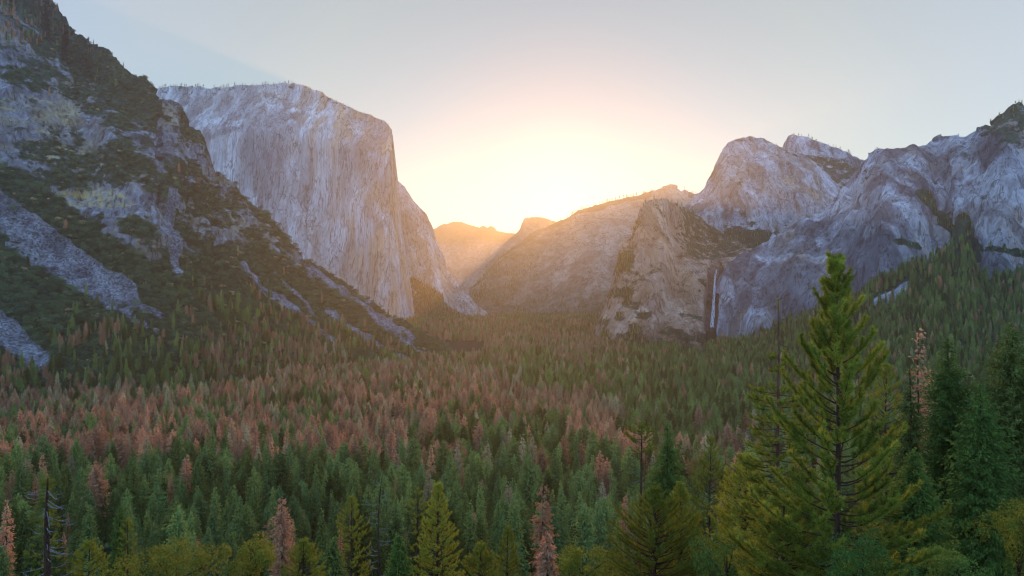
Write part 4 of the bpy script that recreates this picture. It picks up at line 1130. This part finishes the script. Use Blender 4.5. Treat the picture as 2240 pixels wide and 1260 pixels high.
def grow(i, k):
    if k < 9:
        T = (GREEN + BROWN)[k]
        nm = "conifer" if k < 5 else "dead_conifer"
        o = link(nm, None, loc=AP[i]); o.rotation_euler = (0, 0, AR[i]); o.scale = (AS[i],) * 3
        link("crown", T['crown'], o); link("trunk", T['trunk'], o)
    elif k >= 10:
        o = link("oak_tree", BUSH[k - 10], loc=AP[i]); o.rotation_euler = (0, 0, AR[i]); o.scale = (AS[i],) * 3
    else:
        o = link("grey_snag", SNAG[0], loc=AP[i]); o.rotation_euler = (0, 0, AR[i]); o.scale = (AS[i],) * 3
    size_ = ("tall" if AS[i] > .93 else ("short" if AS[i] < .74 else "middling")) if k < 10 else ("wide" if AS[i] > 1.8 else "small")
    w = place(tx[i], tyt[i])
    what = {0: "green conifer", 1: "brown dead conifer", 2: "tan fading conifer", 3: "grey bare snag", 4: "rounded forest oak"}[0 if k < 5 else (1 if k < 8 else (2 if k == 8 else (3 if k == 9 else 4)))]
    tag(o, f"{size_} {what} {w}", "oak tree" if k >= 10 else ("dead tree" if 5 <= k != 8 else "conifer"), f"{what}s {w}")
for lo, hi, most in ((0, 5, 300), (5, 9, 290), (9, 10, 30), (10, 12, 60)):
    c = np.where((AK >= lo) & (AK < hi) & (shown >= 3))[0]
    c = c[np.argsort(-shown[c])][:most]
    single[c] = True
    for i in c: grow(i, AK[i])
scatter("forest", "mass of green and dead brown conifers carpeting the valley and its sides", [t['joined'] for t in GREEN + BROWN] + SNAG[:1] + BUSH[:2], AP[~single], AK[~single], AS[~single], AR[~single])

# shrubs on the left slope and on ledges
def ds(x, y, P, at):
    return np.clip(at['veg'] * 1.5 - .45, 0, 1) * (1 - at['scree']) + .012 * at['scree']
P, x, y = on_slope(LEFT, 42000, ds, 15)
sz = rs.uniform(.55, 1.0, len(P)) ** 1.5 * np.interp(y, [100, 350, 500, 800], [1.5, 1.7, 2.3, 2.3])
kk = np.where(rs.rand(len(P)) < .03, 4, rs.randint(0, 4, len(P))); rr = rs.uniform(0, 6.28, len(P))
P = P + np.array([0, 0, .8]) * sz[:, None]
look = sz / P[:, 1] * ((x > 5) & (x < 1000) & (y > 150) & (y < 860))
big = np.argsort(-look)[:220]
for i in big:
    o = link("shrub", (BUSH + BUSHR)[kk[i]], loc=P[i]); o.rotation_euler = (0, 0, rr[i]); o.scale = (sz[i],) * 3
    best = min(range(len(SCREE)), key=lambda q: min(math.hypot(x[i] - u_, y[i] - v_) for u_, v_ in np.concatenate([np.linspace(SCREE[q][0][w_], SCREE[q][0][w_ + 1], 9) for w_ in range(len(SCREE[q][0]) - 1)])))
    sx = np.array(SCREE[best][0], float)
    side = "right of" if x[i] > np.interp(y[i], sx[:, 1], sx[:, 0]) else "left of"
    dx_ = abs(x[i] - np.interp(y[i], sx[:, 1], sx[:, 0]))
    far_ = "close " if dx_ < 40 else ("some way " if dx_ < 85 else ("well " if dx_ < 150 else "far "))
    q_ = (y[i] - sx[0, 1]) / (sx[-1, 1] - sx[0, 1]); ht = "head" if q_ < .3 else ("middle" if q_ < .7 else "foot")
    where = far_ + side + " the " + ht + " of " + CHUTES[best]
    tag(o, ("very large " if sz[i] > 2.18 else ("large " if sz[i] > 2.0 else "smaller ")) + ("russet" if kk[i] == 4 else "green") + " shrub " + where, "shrub", "shrubs " + where)
m_ = np.ones(len(P), bool); m_[big] = False
scatter("shrubbery", "thick dark green shrubs covering the left valley side", BUSH + BUSHR, P[m_], kk[m_], sz[m_], rr[m_])

# ------------------------------------------------------------------ haze
def build_haze():
    x0, x1, y0, y1, z0, z1 = -16000, 16000, -300, 16500, -40, 1520
    v = [(x, y, z) for x in (x0, x1) for y in (y0, y1) for z in (z0, z1)]
    f = [(0, 1, 3, 2), (4, 6, 7, 5), (0, 4, 5, 1), (2, 3, 7, 6), (0, 2, 6, 4), (1, 5, 7, 3)]
    m, n_, l_ = newmat("haze")
    pv = n_("ShaderNodeVolumePrincipled"); o_ = n_("ShaderNodeOutputMaterial")
    pv.inputs['Color'].default_value = (.84, .92, 1.0, 1)
    pv.inputs['Density'].default_value = 4.2e-5
    pv.inputs['Anisotropy'].default_value = .66
    l_(pv.outputs[0], o_.inputs['Volume'])
    link("haze", mesh("haze", v, f, [m]), kind="stuff", label="thin morning haze filling the whole valley")
build_haze()
